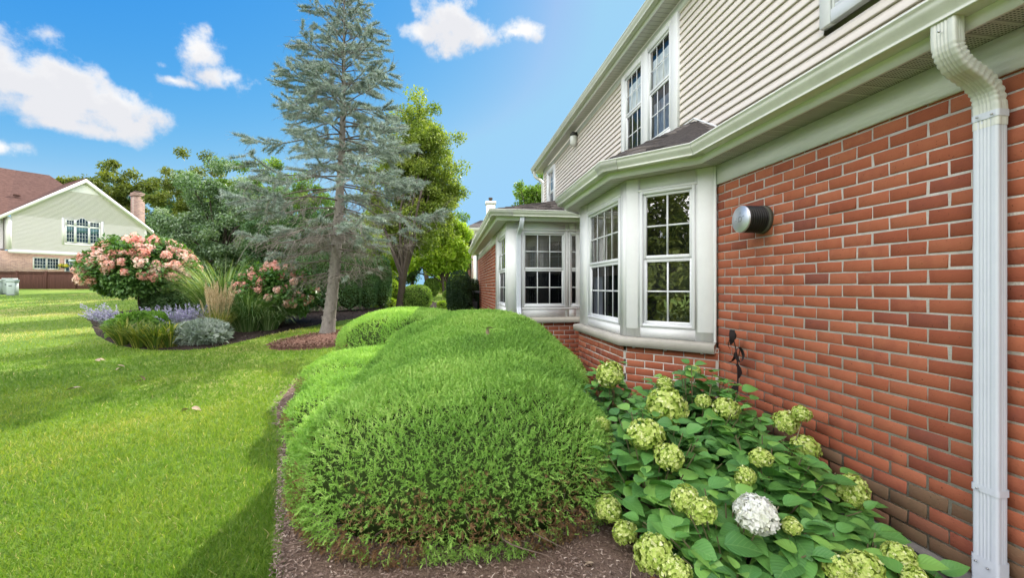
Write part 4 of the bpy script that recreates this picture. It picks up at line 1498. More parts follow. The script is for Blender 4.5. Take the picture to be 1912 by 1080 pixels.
fallen(.42, 5.02, 1.10, .10, 'dry tan leaf lying on top of the big juniper')
fallen(1.02, 2.06, .05, .085, 'curled orange-brown leaf on the mulch below the hydrangeas', M_FALLO)
fallen(.78, 2.25, .05, .06, 'small brown leaf on the mulch near the juniper roots')
fallen(-1.93, 5.2, .05, .09, 'torn dry leaf on the bare mulch beside the low juniper')
for X, Y, lab in ((-5.6, 7.2, 'pale dry leaf on the shaded lawn left of the others'), (-4.9, 7.55, 'small pale leaf in the middle of the lawn shadow'),
                  (-5.9, 8.6, 'dry leaf on the lawn below the lavender bush'), (-3.3, 5.9, 'pale leaf on the sunny lawn just below the shadow edge'), (-6.9, 9.4, 'brown leaf on the yellowed grass near the flower bed')):
    fallen(X, Y, G(X, Y) + .05, .11, lab)
# grass-like dead stems by the mulch
s = MB()
n = 26
P = np.column_stack([rng.normal(1.02, .12, n), rng.normal(1.93, .10, n), np.full(n, .02)])
leaves(s, P, np.column_stack([rng.normal(-.1, .6, n), rng.normal(-.2, .5, n), np.ones(n)]), rand_dir(n), rng.uniform(.1, .24, n), .004, .5, 'arch')
tag(s.build('dry_grass_tuft', mat('dry_straw', (.50, .43, .27), (.38, .32, .18), rough=.8), loc=(1.02, 1.93, 0)), 'thin tuft of straw-coloured dry grass in the mulch', 'grass tuft')

# ------------------------------------------------------------------ trees
M_BARK = mat('bark', (.30, .26, .22), (.15, .125, .105), rough=.95, scale=14, bump=1, bscale=45, stretch=(1, 1, .35), spec=.1)
M_BARKG = mat('grey_bark', (.29, .262, .235), (.165, .148, .13), rough=.95, scale=9, bump=1, bscale=40, stretch=(1, 1, .5), spec=.1)
M_BARKD = mat('dark_bark', (.10, .08, .065), (.05, .04, .032), rough=.95, scale=14, bump=1, bscale=45, spec=.1)


def place(px, zc):
    """a spot on the ground seen at column px (of the photograph) at forward distance zc."""
    xc = (px - 956) / 786 * zc
    x, y = xc * math.cos(PSI) + zc * math.sin(PSI), zc * math.cos(PSI) - xc * math.sin(PSI)
    return x, y, G(x, y)


M_SPBR = mat('spruce_branch', (.17, .145, .12), (.09, .075, .062), rough=.95, scale=12)


def spruce():
    x0, y0, z0 = -3.28, 11.93, G(-3.28, 11.93)
    root = empty('spruce_tree', (x0, y0, z0), 'tall blue-grey spruce with a bare lower trunk standing in the round mulch ring', 'tree')
    H = 9.3
    ax = bez([(x0, y0, z0 - .1), (x0 + .18, y0, z0 + 1.5), (x0 + .30, y0 + .02, z0 + 3.2), (x0 + .42, y0, z0 + 6), (x0 + .46, y0, z0 + 9.35)], 10)
    zz = (ax[:, 2] - z0)
    rad = np.interp(zz, [-.1, .15, .6, 3, 6, 9.3], [.25, .19, .155, .12, .068, .011])
    tr = MB(); tube(tr, ax, rad, 14)
    kn = tr
    for i in range(95):
        z = rng.uniform(.3, 3.2); a = rng.uniform(0, 6.28)
        c = np.array([np.interp(z, zz, ax[:, 0]), np.interp(z, zz, ax[:, 1]), z + z0]); r = np.interp(z, zz, rad)
        d = np.array((math.cos(a), math.sin(a), .1))
        tube(kn, [c + d * r * .9, c + d * (r + rng.uniform(.012, .045))], [.026, .018], 6)
    t = tr.build('trunk', M_BARKG, root, smooth=True)
    br, nd, tw = MB(), MB(), MB()
    NP, ND, NL, NV = [], [], [], []
    TW = []
    levels = []
    z = 1.75
    while z < 9.1:
        levels.append(z); z += .33 if z < 5.5 else .27
    for z in levels:
        low = np.clip((3.4 - z) / 1.6, 0, 1)
        R0 = float(np.interp(z, [1.7, 2.3, 2.9, 3.6, 4.6, 6.0, 7.5, 9.2], [1.0, 1.5, 2.25, 2.65, 2.40, 1.70, 1.02, .16]))
        nb = rng.integers(5, 8) if z > 2.2 else rng.integers(2, 5)
        a0 = rng.uniform(0, 6.28)
        for b in range(nb):
            a = a0 + b * 6.28 / nb + rng.normal(0, .22)
            L = R0 * rng.uniform(.62, 1.12)
            if rng.random() < .10: L *= .5
            # thin spots on the left side in mid height
            if z > 3.6 and z < 5.6 and math.cos(a) < -.3 and rng.random() < .25: continue
            zt = z + rng.uniform(-.1, .1)
            c = np.array([np.interp(zt, zz, ax[:, 0]), np.interp(zt, zz, ax[:, 1]), zt + z0])
            d = np.array((math.cos(a), math.sin(a), 0))
            rise = np.interp(z, [1.7, 3, 5, 7, 9], [-.02, .02, .10, .35, .9]) + rng.normal(0, .06)
            droop = np.interp(z, [1.7, 3, 5, 7, 9], [-.06, -.20, -.16, -.04, 0]) * L
            side = np.array((-d[1], d[0], 0)) * rng.normal(0, .12) * L
            pts = bez([c, c + d * L * .35 + np.array((0, 0, rise * L * .4 + droop * .35)) + side * .2, c + d * L * .72 + np.array((0, 0, rise * L * .75 + droop)) + side * .7,
                       c + d * L + np.array((0, 0, rise * L + droop * .72)) + side], 6)
            n = len(pts)
            tube(br, pts, np.linspace(.026 if z < 6 else .017, .004, n), 5, cap=False)
            start = .30 if z > 4.6 else (.52 if z > 3.2 else .78)
            bare = (z < 2.6 and rng.random() < .6) or rng.random() < .08
            for q in range(int(L * 9.5) + 3):
                f = rng.uniform(.12, 1)
                i0 = min(int(f * (n - 1)), n - 2)
                p = pts[i0] + (pts[i0 + 1] - pts[i0]) * (f * (n - 1) - i0)
                T = unit(pts[i0 + 1] - pts[i0])
                sgn = 1 if q % 2 else -1
                sd_ = np.array((-d[1], d[0], 0)) * sgn
                ln = (.20 + .42 * (1 - abs(f - .55) * 1.2)) * rng.uniform(.6, 1.2) * min(1, L / 1.6 + .25)
                dirn = unit(T * .75 + sd_ * .85 + np.array((0, 0, rng.uniform(-.45, .18))))
                e = p + dirn * ln + np.array((0, 0, -.10 * ln))
                TW.append((p, e))
                if (f > start * rng.uniform(.8, 1.2)) and not (bare and rng.random() < .8):
                    m = max(2, int(ln / .058))
                    for s_ in range(m):
                        g = (s_ + .5) / m
                        NP.append(p + (e - p) * (.25 + .78 * g)); ND.append(dirn); NL.append(.098 * rng.uniform(.8, 1.25)); NV.append(rng.normal(.5, .14) + (z - 5) * -.02)
            if z < 3.9:      # bare dead side twigs fill the lower crown
                for q in range(int(L * 17)):
                    f = rng.uniform(.2, 1.0)
                    i0 = min(int(f * (n - 1)), n - 2)
                    p = pts[i0] + (pts[i0 + 1] - pts[i0]) * (f * (n - 1) - i0)
                    e = p + unit(d * .4 + np.array((-d[1], d[0], 0)) * rng.normal(0, 1) + np.array((0, 0, rng.uniform(-1.0, .3)))) * rng.uniform(.2, .55)
                    TW.append((p, e))
            # leading tip
            if not bare:
                for f in np.linspace(start + .1, 1, max(3, int(L * 8))):
                    i0 = min(int(f * (n - 1)), n - 2)
                    p = pts[i0] + (pts[i0 + 1] - pts[i0]) * (f * (n - 1) - i0)
                    NP.append(p); ND.append(unit(pts[i0 + 1] - pts[i0])); NL.append(.11); NV.append(rng.normal(.55, .14))
    NP, ND, NL, NV = map(np.array, (NP, ND, NL, NV))
    # each tuft: needles all round a short stretch of twig
    k = 23
    for i in range(k):
        n = len(NP)
        D = ND * rng.uniform(.35, 1.0, n)[:, None] + rand_dir(n) * .95 + np.array((0, 0, .12))
        leaves(nd, NP + ND * rng.uniform(-.05, .05, n)[:, None], D, rand_dir(n), NL * rng.uniform(.6, 1.1, n), .012, np.clip(NV + rng.normal(0, .12, n), 0, 1), 'tri')
    for p, e in TW:
        m = (p + e) * .5 + rng.normal(0, .03, 3)
        d = rng.normal(0, .12, 3)
        tw.add(*ribbon3((p, m, e, .006)))
        for q in range(2):
            f = rng.uniform(.3, .9); s0 = p + (e - p) * f
            tw.add(*ribbon3((s0, s0 + (e - p) * .2 + d * .4, s0 + (e - p) * .4 + d + rng.normal(0, .05, 3) + np.array((0, 0, -.05)), .0045)))
    br.build('branches', M_SPBR, root, smooth=True)
    tw.build('twigs', mat('spruce_twig', (.33, .295, .255), (.20, .175, .15), rough=.95), root)
    nd.build('crown', leaf_mat('spruce_needle', [(0, (.15, .20, .165)), (.45, (.29, .36, .31)), (.8, (.44, .51, .455)), (1, (.58, .64, .58))], trans=.15, rough=.65, spec=.25, tcol=(1, 1.1, .8)), root)


def ribbon3(a):
    p, m, e, w = a
    V = []
    for q, k in ((p, 1), (m, .8), (e, .4)):
        V += [q + np.array((w * k, 0, 0)), q + np.array((-w * .5 * k, w * .86 * k, 0)), q + np.array((-w * .3 * k, -w * .5 * k, w * .8 * k))]
    fs = []
    for i in range(2):
        for j in range(3):
            a_, b_ = i * 3 + j, i * 3 + (j + 1) % 3
            fs.append((a_, b_, b_ + 3, a_ + 3))
    return V, fs


spruce()


def tree(name, label, base, trunk, blobs, nleaf, lsize, lm, bark=M_BARKD, cat='tree', group=None, clumps=60, cl_r=.45, gap=.25, limbs=7, tpl='rhomb', lean=(0, 0), flat=.5, stems=1):
    """tapered trunk with limbs reaching into a crown of leaf clumps spread through lumpy blobs (offsets from the base)."""
    x0, y0, z0 = base
    root = empty(name, base, label, cat, group)
    th, tr_ = trunk
    B = [(np.array(b[0], float) + np.array(base), np.array(b[1], float)) for b in blobs]
    vol = np.array([np.prod(b[1]) ** .75 for b in B]); vol /= vol.sum()
    C = []
    for b, w in zip(B, vol):
        m = max(4, int(clumps * w))
        d = rand_dir(m); r = rng.random(m) ** (1 / 2.6)
        lump = 1 + .16 * np.sin(d[:, 0] * 5 + b[0][0]) * np.cos(d[:, 2] * 4 + b[0][1]) + rng.normal(0, .07, m)
        C.append(b[0] + d * b[1] * (r * lump)[:, None])
    C = np.concatenate(C)
    C = C[rng.random(len(C)) > gap * .5]
    tm = MB()
    tops = []
    for s_ in range(stems):
        off = np.array((rng.normal(0, tr_ * 1.5), rng.normal(0, tr_ * 1.5), 0)) if stems > 1 else np.zeros(3)
        top = np.array((x0 + lean[0], y0 + lean[1], z0 + th)) + off * 2.2
        p = bez([np.array((x0, y0, z0 - .08)) + off * .6, np.array((x0 + lean[0] * .3, y0 + lean[1] * .3, z0 + th * .4)) + off + rng.normal(0, .03 * th, 3) * (1, 1, 0), top], 6)
        tube(tm, p, np.interp(np.linspace(0, 1, len(p)), [0, .08, 1], [tr_ * 1.5, tr_, tr_ * .5]) / (stems ** .4), 10)
        tops.append(p)
    tm.build('trunk', bark, root, smooth=True)
    lb = MB()
    idx = rng.choice(len(C), min(limbs * 3, len(C)), replace=False)
    for i in idx:
        p = tops[int(rng.integers(len(tops)))]
        s0 = p[int(rng.integers(len(p) // 2, len(p)))]
        e = C[i]
        m = s0 * .5 + e * .5 + np.array((0, 0, .06 * np.linalg.norm(e - s0))) + rng.normal(0, .05 * np.linalg.norm(e - s0), 3)
        q = bez([s0, m, e], 5)
        tube(lb, q, np.linspace(tr_ * .36, tr_ * .05, len(q)), 5, cap=False)
    lb.build('limbs', bark, root, smooth=True)
    per = max(3, int(nleaf / len(C)))
    n = per * len(C)
    c = np.repeat(C, per, 0)
    tone = np.repeat(rng.normal(.5, .16, len(C)), per)
    sz = np.repeat(rng.uniform(.7, 1.25, len(C)), per) * cl_r
    P = c + rand_dir(n) * (sz * rng.random(n) ** .5)[:, None] * np.array((1, 1, .75))
    D = rand_dir(n) + np.array((0, 0, -.35))
    Nn = rand_dir(n) * flat * 1.4 + np.array((0, 0, 1.0))
    L = lsize * rng.uniform(.65, 1.3, n)
    lv = MB(); leaves(lv, P, D, Nn, L, L * rng.uniform(.42, .62, n), np.clip(tone + rng.normal(0, .17, n), 0, 1), tpl)
    lv.build('crown', lm, root)
    return root


M_LF_DARK = leaf_mat('leaf_dark', [(0, (.036, .08, .028)), (.5, (.075, .15, .052)), (1, (.15, .24, .085))], trans=.25, rough=.5, spec=.4, tcol=(1.2, 1.4, .5))
M_LF_GREY = leaf_mat('leaf_greygreen', [(0, (.085, .145, .075)), (.5, (.175, .255, .145)), (1, (.34, .41, .29))], trans=.3, rough=.5, spec=.45, tcol=(1.1, 1.4, .5))
M_LF_MID = leaf_mat('leaf_mid', [(0, (.075, .14, .026)), (.5, (.15, .25, .046)), (1, (.26, .35, .078))], trans=.42, rough=.5, tcol=(1.4, 1.5, .5))
M_LF_LIME = leaf_mat('leaf_lime', [(0, (.17, .28, .03)), (.5, (.30, .43, .05)), (1, (.45, .55, .10))], trans=.55, rough=.5, tcol=(1.2, 1.25, .45))
M_LF_OLIVE = leaf_mat('leaf_olive', [(0, (.085, .115, .025)), (.5, (.155, .205, .045)), (1, (.26, .30, .08))], trans=.42, rough=.5, tcol=(1.3, 1.2, .5))

# broad grey-green trees behind the flowering shrubs
tree('broadleaf_tree', 'wide grey-green tree filling the gap between the cream house and the spruce', place(416, 23.5), (3.0, .20),
     [((0, 0, 4.0), (3.3, 2.4, 3.3)), ((-1.8, .3, 3.4), (1.9, 1.8, 2.6)), ((2.0, -.3, 3.5), (2.1, 1.8, 2.6)), ((.2, 0, 5.9), (2.2, 1.7, 1.6)), ((0, -.8, 1.6), (2.8, 1.4, 1.2))], 64000, .15, M_LF_GREY, clumps=230, cl_r=.55, limbs=9)
tree('broadleaf_tree', 'rounded darker green tree just left of the spruce trunk', place(560, 21.5), (2.6, .18),
     [((0, 0, 3.3), (2.4, 2.0, 2.6)), ((-1.3, .2, 2.6), (1.6, 1.5, 2.0)), ((1.5, 0, 3.0), (1.6, 1.5, 2.2)), ((0, -.5, 1.5), (2.3, 1.2, 1.1))], 46000, .14, M_LF_DARK, clumps=170, cl_r=.5, limbs=8)
tree('broadleaf_tree', 'brown-tipped taller tree rising behind the wide grey-green tree', place(372, 33), (5, .25),
     [((0, 0, 8.2), (2.0, 2.0, 2.6)), ((-.9, 0, 6.6), (2.2, 2, 2.4)), ((.8, 0, 6.2), (2.4, 2, 2.4))], 22000, .20, M_LF_OLIVE, clumps=90, cl_r=.6)
tree('broadleaf_tree', 'bright green bushy tree beyond the grey-green ones, left of the spruce', place(490, 31), (3.5, .2),
     [((0, 0, 6.9), (3.8, 2.4, 2.6)), ((2.8, 0, 6.5), (2.4, 2, 2.2)), ((-2.4, 0, 5.2), (2.2, 2, 2.6))], 34000, .19, M_LF_MID, clumps=130, cl_r=.6)
tree('broadleaf_tree', 'olive green tree with open branches behind the cream gable', place(212, 62), (9, .4),
     [((0, 0, 14.6), (5.2, 4, 4.4)), ((-4.4, 0, 12.5), (4.0, 3, 3.6)), ((3.6, 0, 12.5), (3.4, 3, 4.0)), ((0, 0, 9), (5, 3, 3))], 26000, .42, M_LF_OLIVE, clumps=95, cl_r=1.15, gap=.5)
tree('broadleaf_tree', 'dark tree behind the chimney of the cream house', place(300, 62), (6, .35),
     [((0, 0, 10.5), (3.6, 3.2, 5.0)), ((.8, 0, 6), (4.4, 3.2, 4.0))], 22000, .34, M_LF_DARK, clumps=90, cl_r=1.1)

M_LF_UP = leaf_mat('leaf_upright', [(0, (.11, .165, .035)), (.5, (.21, .28, .062)), (1, (.34, .39, .11))], trans=.5, rough=.5, tcol=(1.3, 1.35, .5))
# upright tree right of the spruce and its neighbours down the strip of lawn
tree('upright_tree', 'tall narrow leafy tree with several trunks right behind the spruce', place(748, 18.3), (2.7, .21),
     [((1.0, .3, 6.3), (1.5, 1.5, 2.9)), ((.65, .3, 8.0), (1.05, 1.0, 1.6)), ((1.9, .3, 5.4), (1.2, 1.2, 1.8)), ((-.3, .3, 5.0), (1.3, 1.3, 2.2)), ((.9, .3, 3.6), (1.4, 1.3, 1.3)), ((-.2, .3, 3.2), (.9, 1.0, .9))],
     58000, .135, M_LF_UP, bark=M_BARKD, clumps=330, cl_r=.46, gap=.2, lean=(.30, .1), stems=3, limbs=9)
tree('small_tree', 'bright yellow-green tree glowing in the sun at the end of the lawn strip', place(832, 25), (1.6, .13),
     [((-.1, 0, 3.0), (1.55, 1.5, 1.5)), ((-1.3, .3, 2.4), (1.3, 1.2, 1.2)), ((.45, 0, 3.7), (1.0, 1.1, 1.2)), ((.5, 0, 2.0), (.9, 1.0, .8))], 26000, .19, M_LF_LIME, clumps=90, cl_r=.5, stems=2)
tree('small_tree', 'lime green tree seen through the lower spruce branches', place(705, 27), (2.2, .14),
     [((0, 0, 3.2), (1.7, 1.6, 1.9)), ((.9, 0, 2.4), (1.2, 1.2, 1.3)), ((-.3, 0, 4.8), (1.2, 1.2, 1.2))], 15000, .18, M_LF_LIME, clumps=70, cl_r=.5)
tree('broadleaf_tree', 'dark green tree behind the yellow-green one down the lawn strip', place(800, 46), (4, .3),
     [((0, 0, 6.0), (4.5, 3, 3.6)), ((3, 0, 4.5), (3, 3, 3)), ((-4, 0, 4.5), (3.5, 3, 3.4))], 26000, .30, M_LF_MID, clumps=110, cl_r=.85)
tree('broadleaf_tree', 'low spreading tree at the far end of the lawn strip', place(770, 56), (2, .3),
     [((0, 0, 3.2), (4.5, 3, 3.2)), ((-5, 0, 3.0), (4, 3, 3.0)), ((5.5, 0, 3.0), (4, 3, 3.0)), ((2, 0, 5), (3, 3, 2))], 24000, .36, M_LF_MID, clumps=120, cl_r=.95, gap=.1)
tree('broadleaf_tree', 'leafy treetop showing above the roof of the corner room', place(1000, 30), (5.5, .25),
     [((-.4, 0, 7.2), (1.4, 1.6, 1.3)), ((.6, 0, 6.6), (1.3, 1.6, 1.2))], 5200, .21, M_LF_MID, clumps=34, cl_r=.5, gap=.5)
tree('broadleaf_tree', 'far tree closing the view beyond the hedges', place(640, 52), (4, .3),
     [((0, 0, 5.5), (6, 3, 4.5)), ((-6, 0, 4.5), (5, 3, 4)), ((6, 0, 4.5), (5, 3, 4))], 26000, .36, M_LF_DARK, clumps=110, cl_r=1.0)
tree('broadleaf_tree', 'low dark thicket tree filling the gap under the wide grey-green tree', place(430, 29), (1.6, .2),
     [((0, 0, 2.2), (3.6, 1.6, 2.2)), ((-3.2, 0, 1.8), (2.0, 1.5, 1.8)), ((3.4, 0, 2.2), (2.6, 1.5, 2.2))], 26000, .20, M_LF_DARK, clumps=130, cl_r=.6, gap=0)
# trees standing on the lawn outside the picture to the left; the window panes mirror them
for X, Y, lab in ((-15, -3, 'leafy tree on the lawn well left of the camera'), (-19, 4, 'leafy tree on the open lawn left of the flower bed'), (-13, -12, 'leafy tree behind the camera on the left')):
    tree('lawn_tree', lab, (X, Y, G(X, Y)), (3.0, .22), [((0, 0, 4.6), (4.4, 4.4, 4.2)), ((1, 1, 2.2), (4.6, 4.6, 2.2))], 26000, .30, M_LF_OLIVE, clumps=220, cl_r=.95, gap=0)


def clipped(name, label, base, size, e, n, lsize, lm, cat='hedge', group=None, lump=.05, tpl='fold', hull=True, trunk=True):
    """clipped shrub: small leaves over a dense rounded body on short woody stems."""
    x, y, z = base
    root = empty(name, base, label, cat, group)
    c = (x, y, z + size[2] * .52); r = (size[0], size[1], size[2] * .52)
    P, Nn, d = superdome(c, r, e, n * 1.1, -.95)
    P = np.array(c) + (P - np.array(c)) * lumps(P, 4, lump, int(rng.integers(99)))[:, None] * rng.uniform(.90, 1.02, len(P))[:, None]
    k = P[:, 2] > gz(P[:, 0], P[:, 1]) + .02
    P, Nn = P[k], Nn[k]; n = len(P)
    cl = vnoise(P[:, 0] * 1.2 + P[:, 2], P[:, 1] - P[:, 2], 6, 4)
    D = Nn * .5 + rand_dir(n) * .8 + np.array((0, 0, .15))
    L = lsize * rng.uniform(.7, 1.3, n)
    mb = MB(); leaves(mb, P, D, Nn * .7 + rand_dir(n) * .7, L, L * .5, np.clip(cl * .5 + rng.random(n) * .5, 0, 1), tpl)
    mb.build('foliage', lm, root)
    if trunk:
        t = MB()
        for i in range(5):
            a = rng.uniform(0, 6.28)
            tube(t, [(x, y, z - .05), (x + size[0] * .3 * math.cos(a), y + size[1] * .3 * math.sin(a), z + size[2] * .3), (x + size[0] * .55 * math.cos(a), y + size[1] * .55 * math.sin(a), z + size[2] * .6)], [.035, .025, .012], 6)
        t.build('stems', M_BARKD, root)
    if hull:
        h = MB()
        th = np.linspace(0, 2 * np.pi, 24, endpoint=False); ph = np.linspace(-1.45, math.pi / 2, 12)
        A, Bp = np.meshgrid(ph, th, indexing='ij')
        d = np.stack([np.cos(A) * np.cos(Bp), np.cos(A) * np.sin(Bp), np.sin(A)], -1).reshape(-1, 3)
        rr = np.array(r) * .86
        Q = np.array(c) + d * ((np.abs(d / rr) ** e).sum(1) ** (-1 / e))[:, None]
        i, j = np.meshgrid(np.arange(11), np.arange(24), indexing='ij')
        F = np.stack([i * 24 + j, i * 24 + (j + 1) % 24, (i + 1) * 24 + (j + 1) % 24, (i + 1) * 24 + j], -1).reshape(-1, 4)
        h.addarr(Q, F, np.full(len(Q), .5)); h.build('inner_wood', M_JUNIN, root, smooth=True)
    return root


M_HEDGE = leaf_mat('hedge_leaf', [(0, (.035, .095, .035)), (.5, (.075, .165, .055)), (1, (.15, .27, .09))], trans=.25, rough=.4, spec=.5)
# tall dark hedge columns behind the spruce
for px, zc, w, h, lab in ((572, 16.4, .55, 2.15, 'tall dark hedge shrub partly hidden by the right-hand pink flowering shrub'), (612, 16.6, .52, 2.3, 'tall dark hedge shrub directly behind the spruce trunk'),
                          (652, 16.8, .50, 2.25, 'tall dark hedge shrub just right of the spruce trunk'), (684, 17.3, .42, 2.2, 'slim dark hedge shrub third to the right of the spruce trunk'),
                          (711, 18.0, .40, 2.2, 'slim hedge shrub at the right end of the tall dark hedge')):
    clipped('hedge_shrub', lab, place(px, zc), (w, .5, h), 3.2, 6500, .065, M_HEDGE, 'hedge', 'tall hedge behind the spruce')
clipped('yew_shrub', 'dark upright clipped yew by the far corner of the brick house', place(858, 14.3), (.40, .42, 1.62), 3.0, 9000, .055, leaf_mat('yew', [(0, (.010, .030, .012)), (.6, (.026, .062, .022)), (1, (.06, .11, .035))], trans=.12, rough=.55), 'shrub')
clipped('yew_shrub', 'second dark clipped yew hugging the far downspout', place(882, 15.2), (.32, .42, 1.35), 2.8, 6000, .055, MATS['yew'], 'shrub')
clipped('boxwood_shrub', 'clipped round bush with a sunlit top right of the multi-stemmed trunk', place(779, 18.2), (.62, .6, .95), 2.8, 7000, .06, M_LF_MID, 'shrub')
clipped('boxwood_shrub', 'pale yellow-green bush left of the multi-stemmed trunk', place(722, 20.5), (.75, .6, 1.15), 2.2, 5000, .09, M_LF_LIME, 'shrub', lump=.12)
clipped('boxwood_shrub', 'small green bush beyond the clipped round one', place(806, 25), (.42, .4, 1.05), 2.4, 5000, .09, M_LF_MID, 'shrub', lump=.1)
clipped('low_plant', 'small lime tuft of leaves on the lawn strip', place(828, 18.5), (.26, .25, .26), 2.2, 1000, .07, M_LF_LIME, 'plant', lump=.15)
clipped('low_plant', 'low green spreading plant left of the dark yew', place(842, 24), (.5, .4, .42), 2.2, 1800, .09, M_LF_MID, 'plant', lump=.15)
clipped('low_plant', 'pale shrub under the yellow-green tree', place(833, 29), (.9, .6, 1.2), 2.2, 3000, .1, M_LF_LIME, 'plant', lump=.15)
clipped('low_plant', 'yellow-green perennials at the foot of the multi-stemmed trunk', place(716, 18.6), (.6, .4, .42), 2.2, 1800, .10, M_LF_LIME, 'plant', lump=.2)

# ------------------------------------------------------------------ the flowering island bed
M_PHL = leaf_mat('panicle_leaf', [(0, (.045, .115, .03)), (.5, (.095, .20, .045)), (1, (.19, .32, .078))], trans=.28, rough=.45, spec=.4, tcol=(1.3, 1.5, .4))
M_PINK = leaf_mat('pink_floret', [(0, (.68, .30, .23)), (.35, (.82, .44, .36)), (.7, (.88, .60, .51)), (1, (.90, .76, .64))], trans=.3, rough=.6, spec=.2, tcol=(1.15, 1, .9))


def panicle_mesh(n=150, tone=.5):
    mb = MB()
    d = rand_dir(n)
    P = d * rng.uniform(.55, 1.0, n)[:, None] * np.column_stack([1 - .45 * np.clip(d[:, 2], -.5, 1)] * 2 + [np.full(n, 1.25)])
    nn = unit(d + rand_dir(n) * .7)
    t = unit(np.cross(nn, rand_dir(n))); b = np.cross(nn, t)
    v = np.clip(rng.normal(tone, .20, n) - d[:, 2] * .15, 0, 1)
    for k in range(3):
        a = k * 2.09
        leaves(mb, P, t * math.cos(a) + b * math.sin(a) + nn * .3, nn, .30 * rng.uniform(.7, 1.2, n), .28, v, 'rhomb')
    o = mb.build('flower_head', M_PINK); me = o.data
    bpy.data.objects.remove(o)
    return me


PAN = [panicle_mesh(150, t) for t in (.25, .42, .55, .68, .80, .5)]


def panicle_shrub(label, base, cz, rad, nheads, nleaf, trunk_h, stems, low=-.2, hs=(.13, .20), front=.5):
    x, y, z = base
    root = empty('panicle_hydrangea', base, label, 'flowering shrub', 'pink flowering shrubs in the island bed')
    c = np.array((x, y, z + cz)); r = np.array(rad)
    st = MB()
    for i in range(stems):
        a = 6.28 * i / stems + rng.normal(0, .3)
        k = .10 if stems > 4 else .02
        p0 = np.array((x + k * math.cos(a), y + k * math.sin(a), z - .05))
        p1 = np.array((x + (.12 + k) * math.cos(a), y + (.12 + k) * math.sin(a), z + trunk_h))
        for q in range(3):
            d = rand_dir(1)[0]; d[2] = abs(d[2]) * .7
            e = c + d * r * .75
            pts = bez([p0, p1, p1 * .5 + e * .5 + rng.normal(0, .06, 3), e], 5)
            tube(st, pts, np.linspace(.045 if stems < 5 else .03, .007, len(pts)), 6, cap=False)
    if stems < 5:
        tube(st, [(x, y, z - .1), (x + .02, y, z + trunk_h * .5), (x + .03, y, z + trunk_h)], [.11, .085, .075], 9)
    st.build('stems', M_BARKD, root, smooth=True)
    d = rand_dir(int(nleaf * 1.6)); d = d[d[:, 2] > -.75][:nleaf]
    n = len(d)
    lump = 1 + .13 * np.sin(d[:, 0] * 6 + 1) * np.cos(d[:, 2] * 5 + d[:, 1] * 4)
    rr = np.where(rng.random(n) < .7, rng.uniform(.82, 1.10, n), rng.uniform(.35, .8, n)) * lump
    low_cut = np.where(d[:, 2] < 0, 1 + d[:, 2] * .25, 1)
    P = c + d * r * (rr * low_cut)[:, None]
    lf = MB()
    L = rng.uniform(.10, .19, n)
    leaves(lf, P, d * .7 + rand_dir(n) * .7 + np.array((0, 0, -.25)), d * .4 + rand_dir(n) * .5 + np.array((0, 0, .8)), L, L * .58, np.clip(rng.normal(.45, .2, n), 0, 1), 'fold')
    lf.build('foliage', M_PHL, root)
    m = 0
    tries = 0
    taken = []
    view = unit(-c * np.array((1, 1, 0)))
    while m < nheads and tries < 6000:
        tries += 1
        q = rand_dir(1)[0]
        if q[2] < low: continue
        keep = .42 + .58 * max(q[2], 0) ** .6
        if np.dot(q, view) < -.35 and q[2] < .5: continue
        if rng.random() > keep: continue
        p = c + q * r * rng.uniform(.98, 1.1)
        if any(np.linalg.norm(p - t_) < r[0] * .125 for t_ in taken): continue
        taken.append(p)
        s_ = rng.uniform(*hs)
        put(PAN[int(rng.integers(6))], 'flower_head', root, p, (s_, s_, s_ * rng.uniform(.75, 1.05)), (q[1] * -.9 + rng.normal(0, .2), q[0] * .9 + rng.normal(0, .2), rng.uniform(0, 6.28)))
        m += 1
    return root


panicle_shrub('large pink-flowering hydrangea grown as a small tree at the left end of the bed', place(266, 15.4), 1.60, (1.62, 1.3, 1.20), 99, 17000, .75, 4, hs=(.125, .20))
panicle_shrub('smaller dense pink-flowering hydrangea beside the spruce trunk', place(516, 12.9), .98, (1.05, .95, .84), 84, 10500, .35, 8, low=-.4, hs=(.09, .14))
clipped('evergreen_shrub', 'dark green round shrub under the large pink-flowering tree', place(322, 15.8), (.95, .7, 1.15), 2.3, 4500, .12, M_LF_DARK, 'shrub', lump=.1)


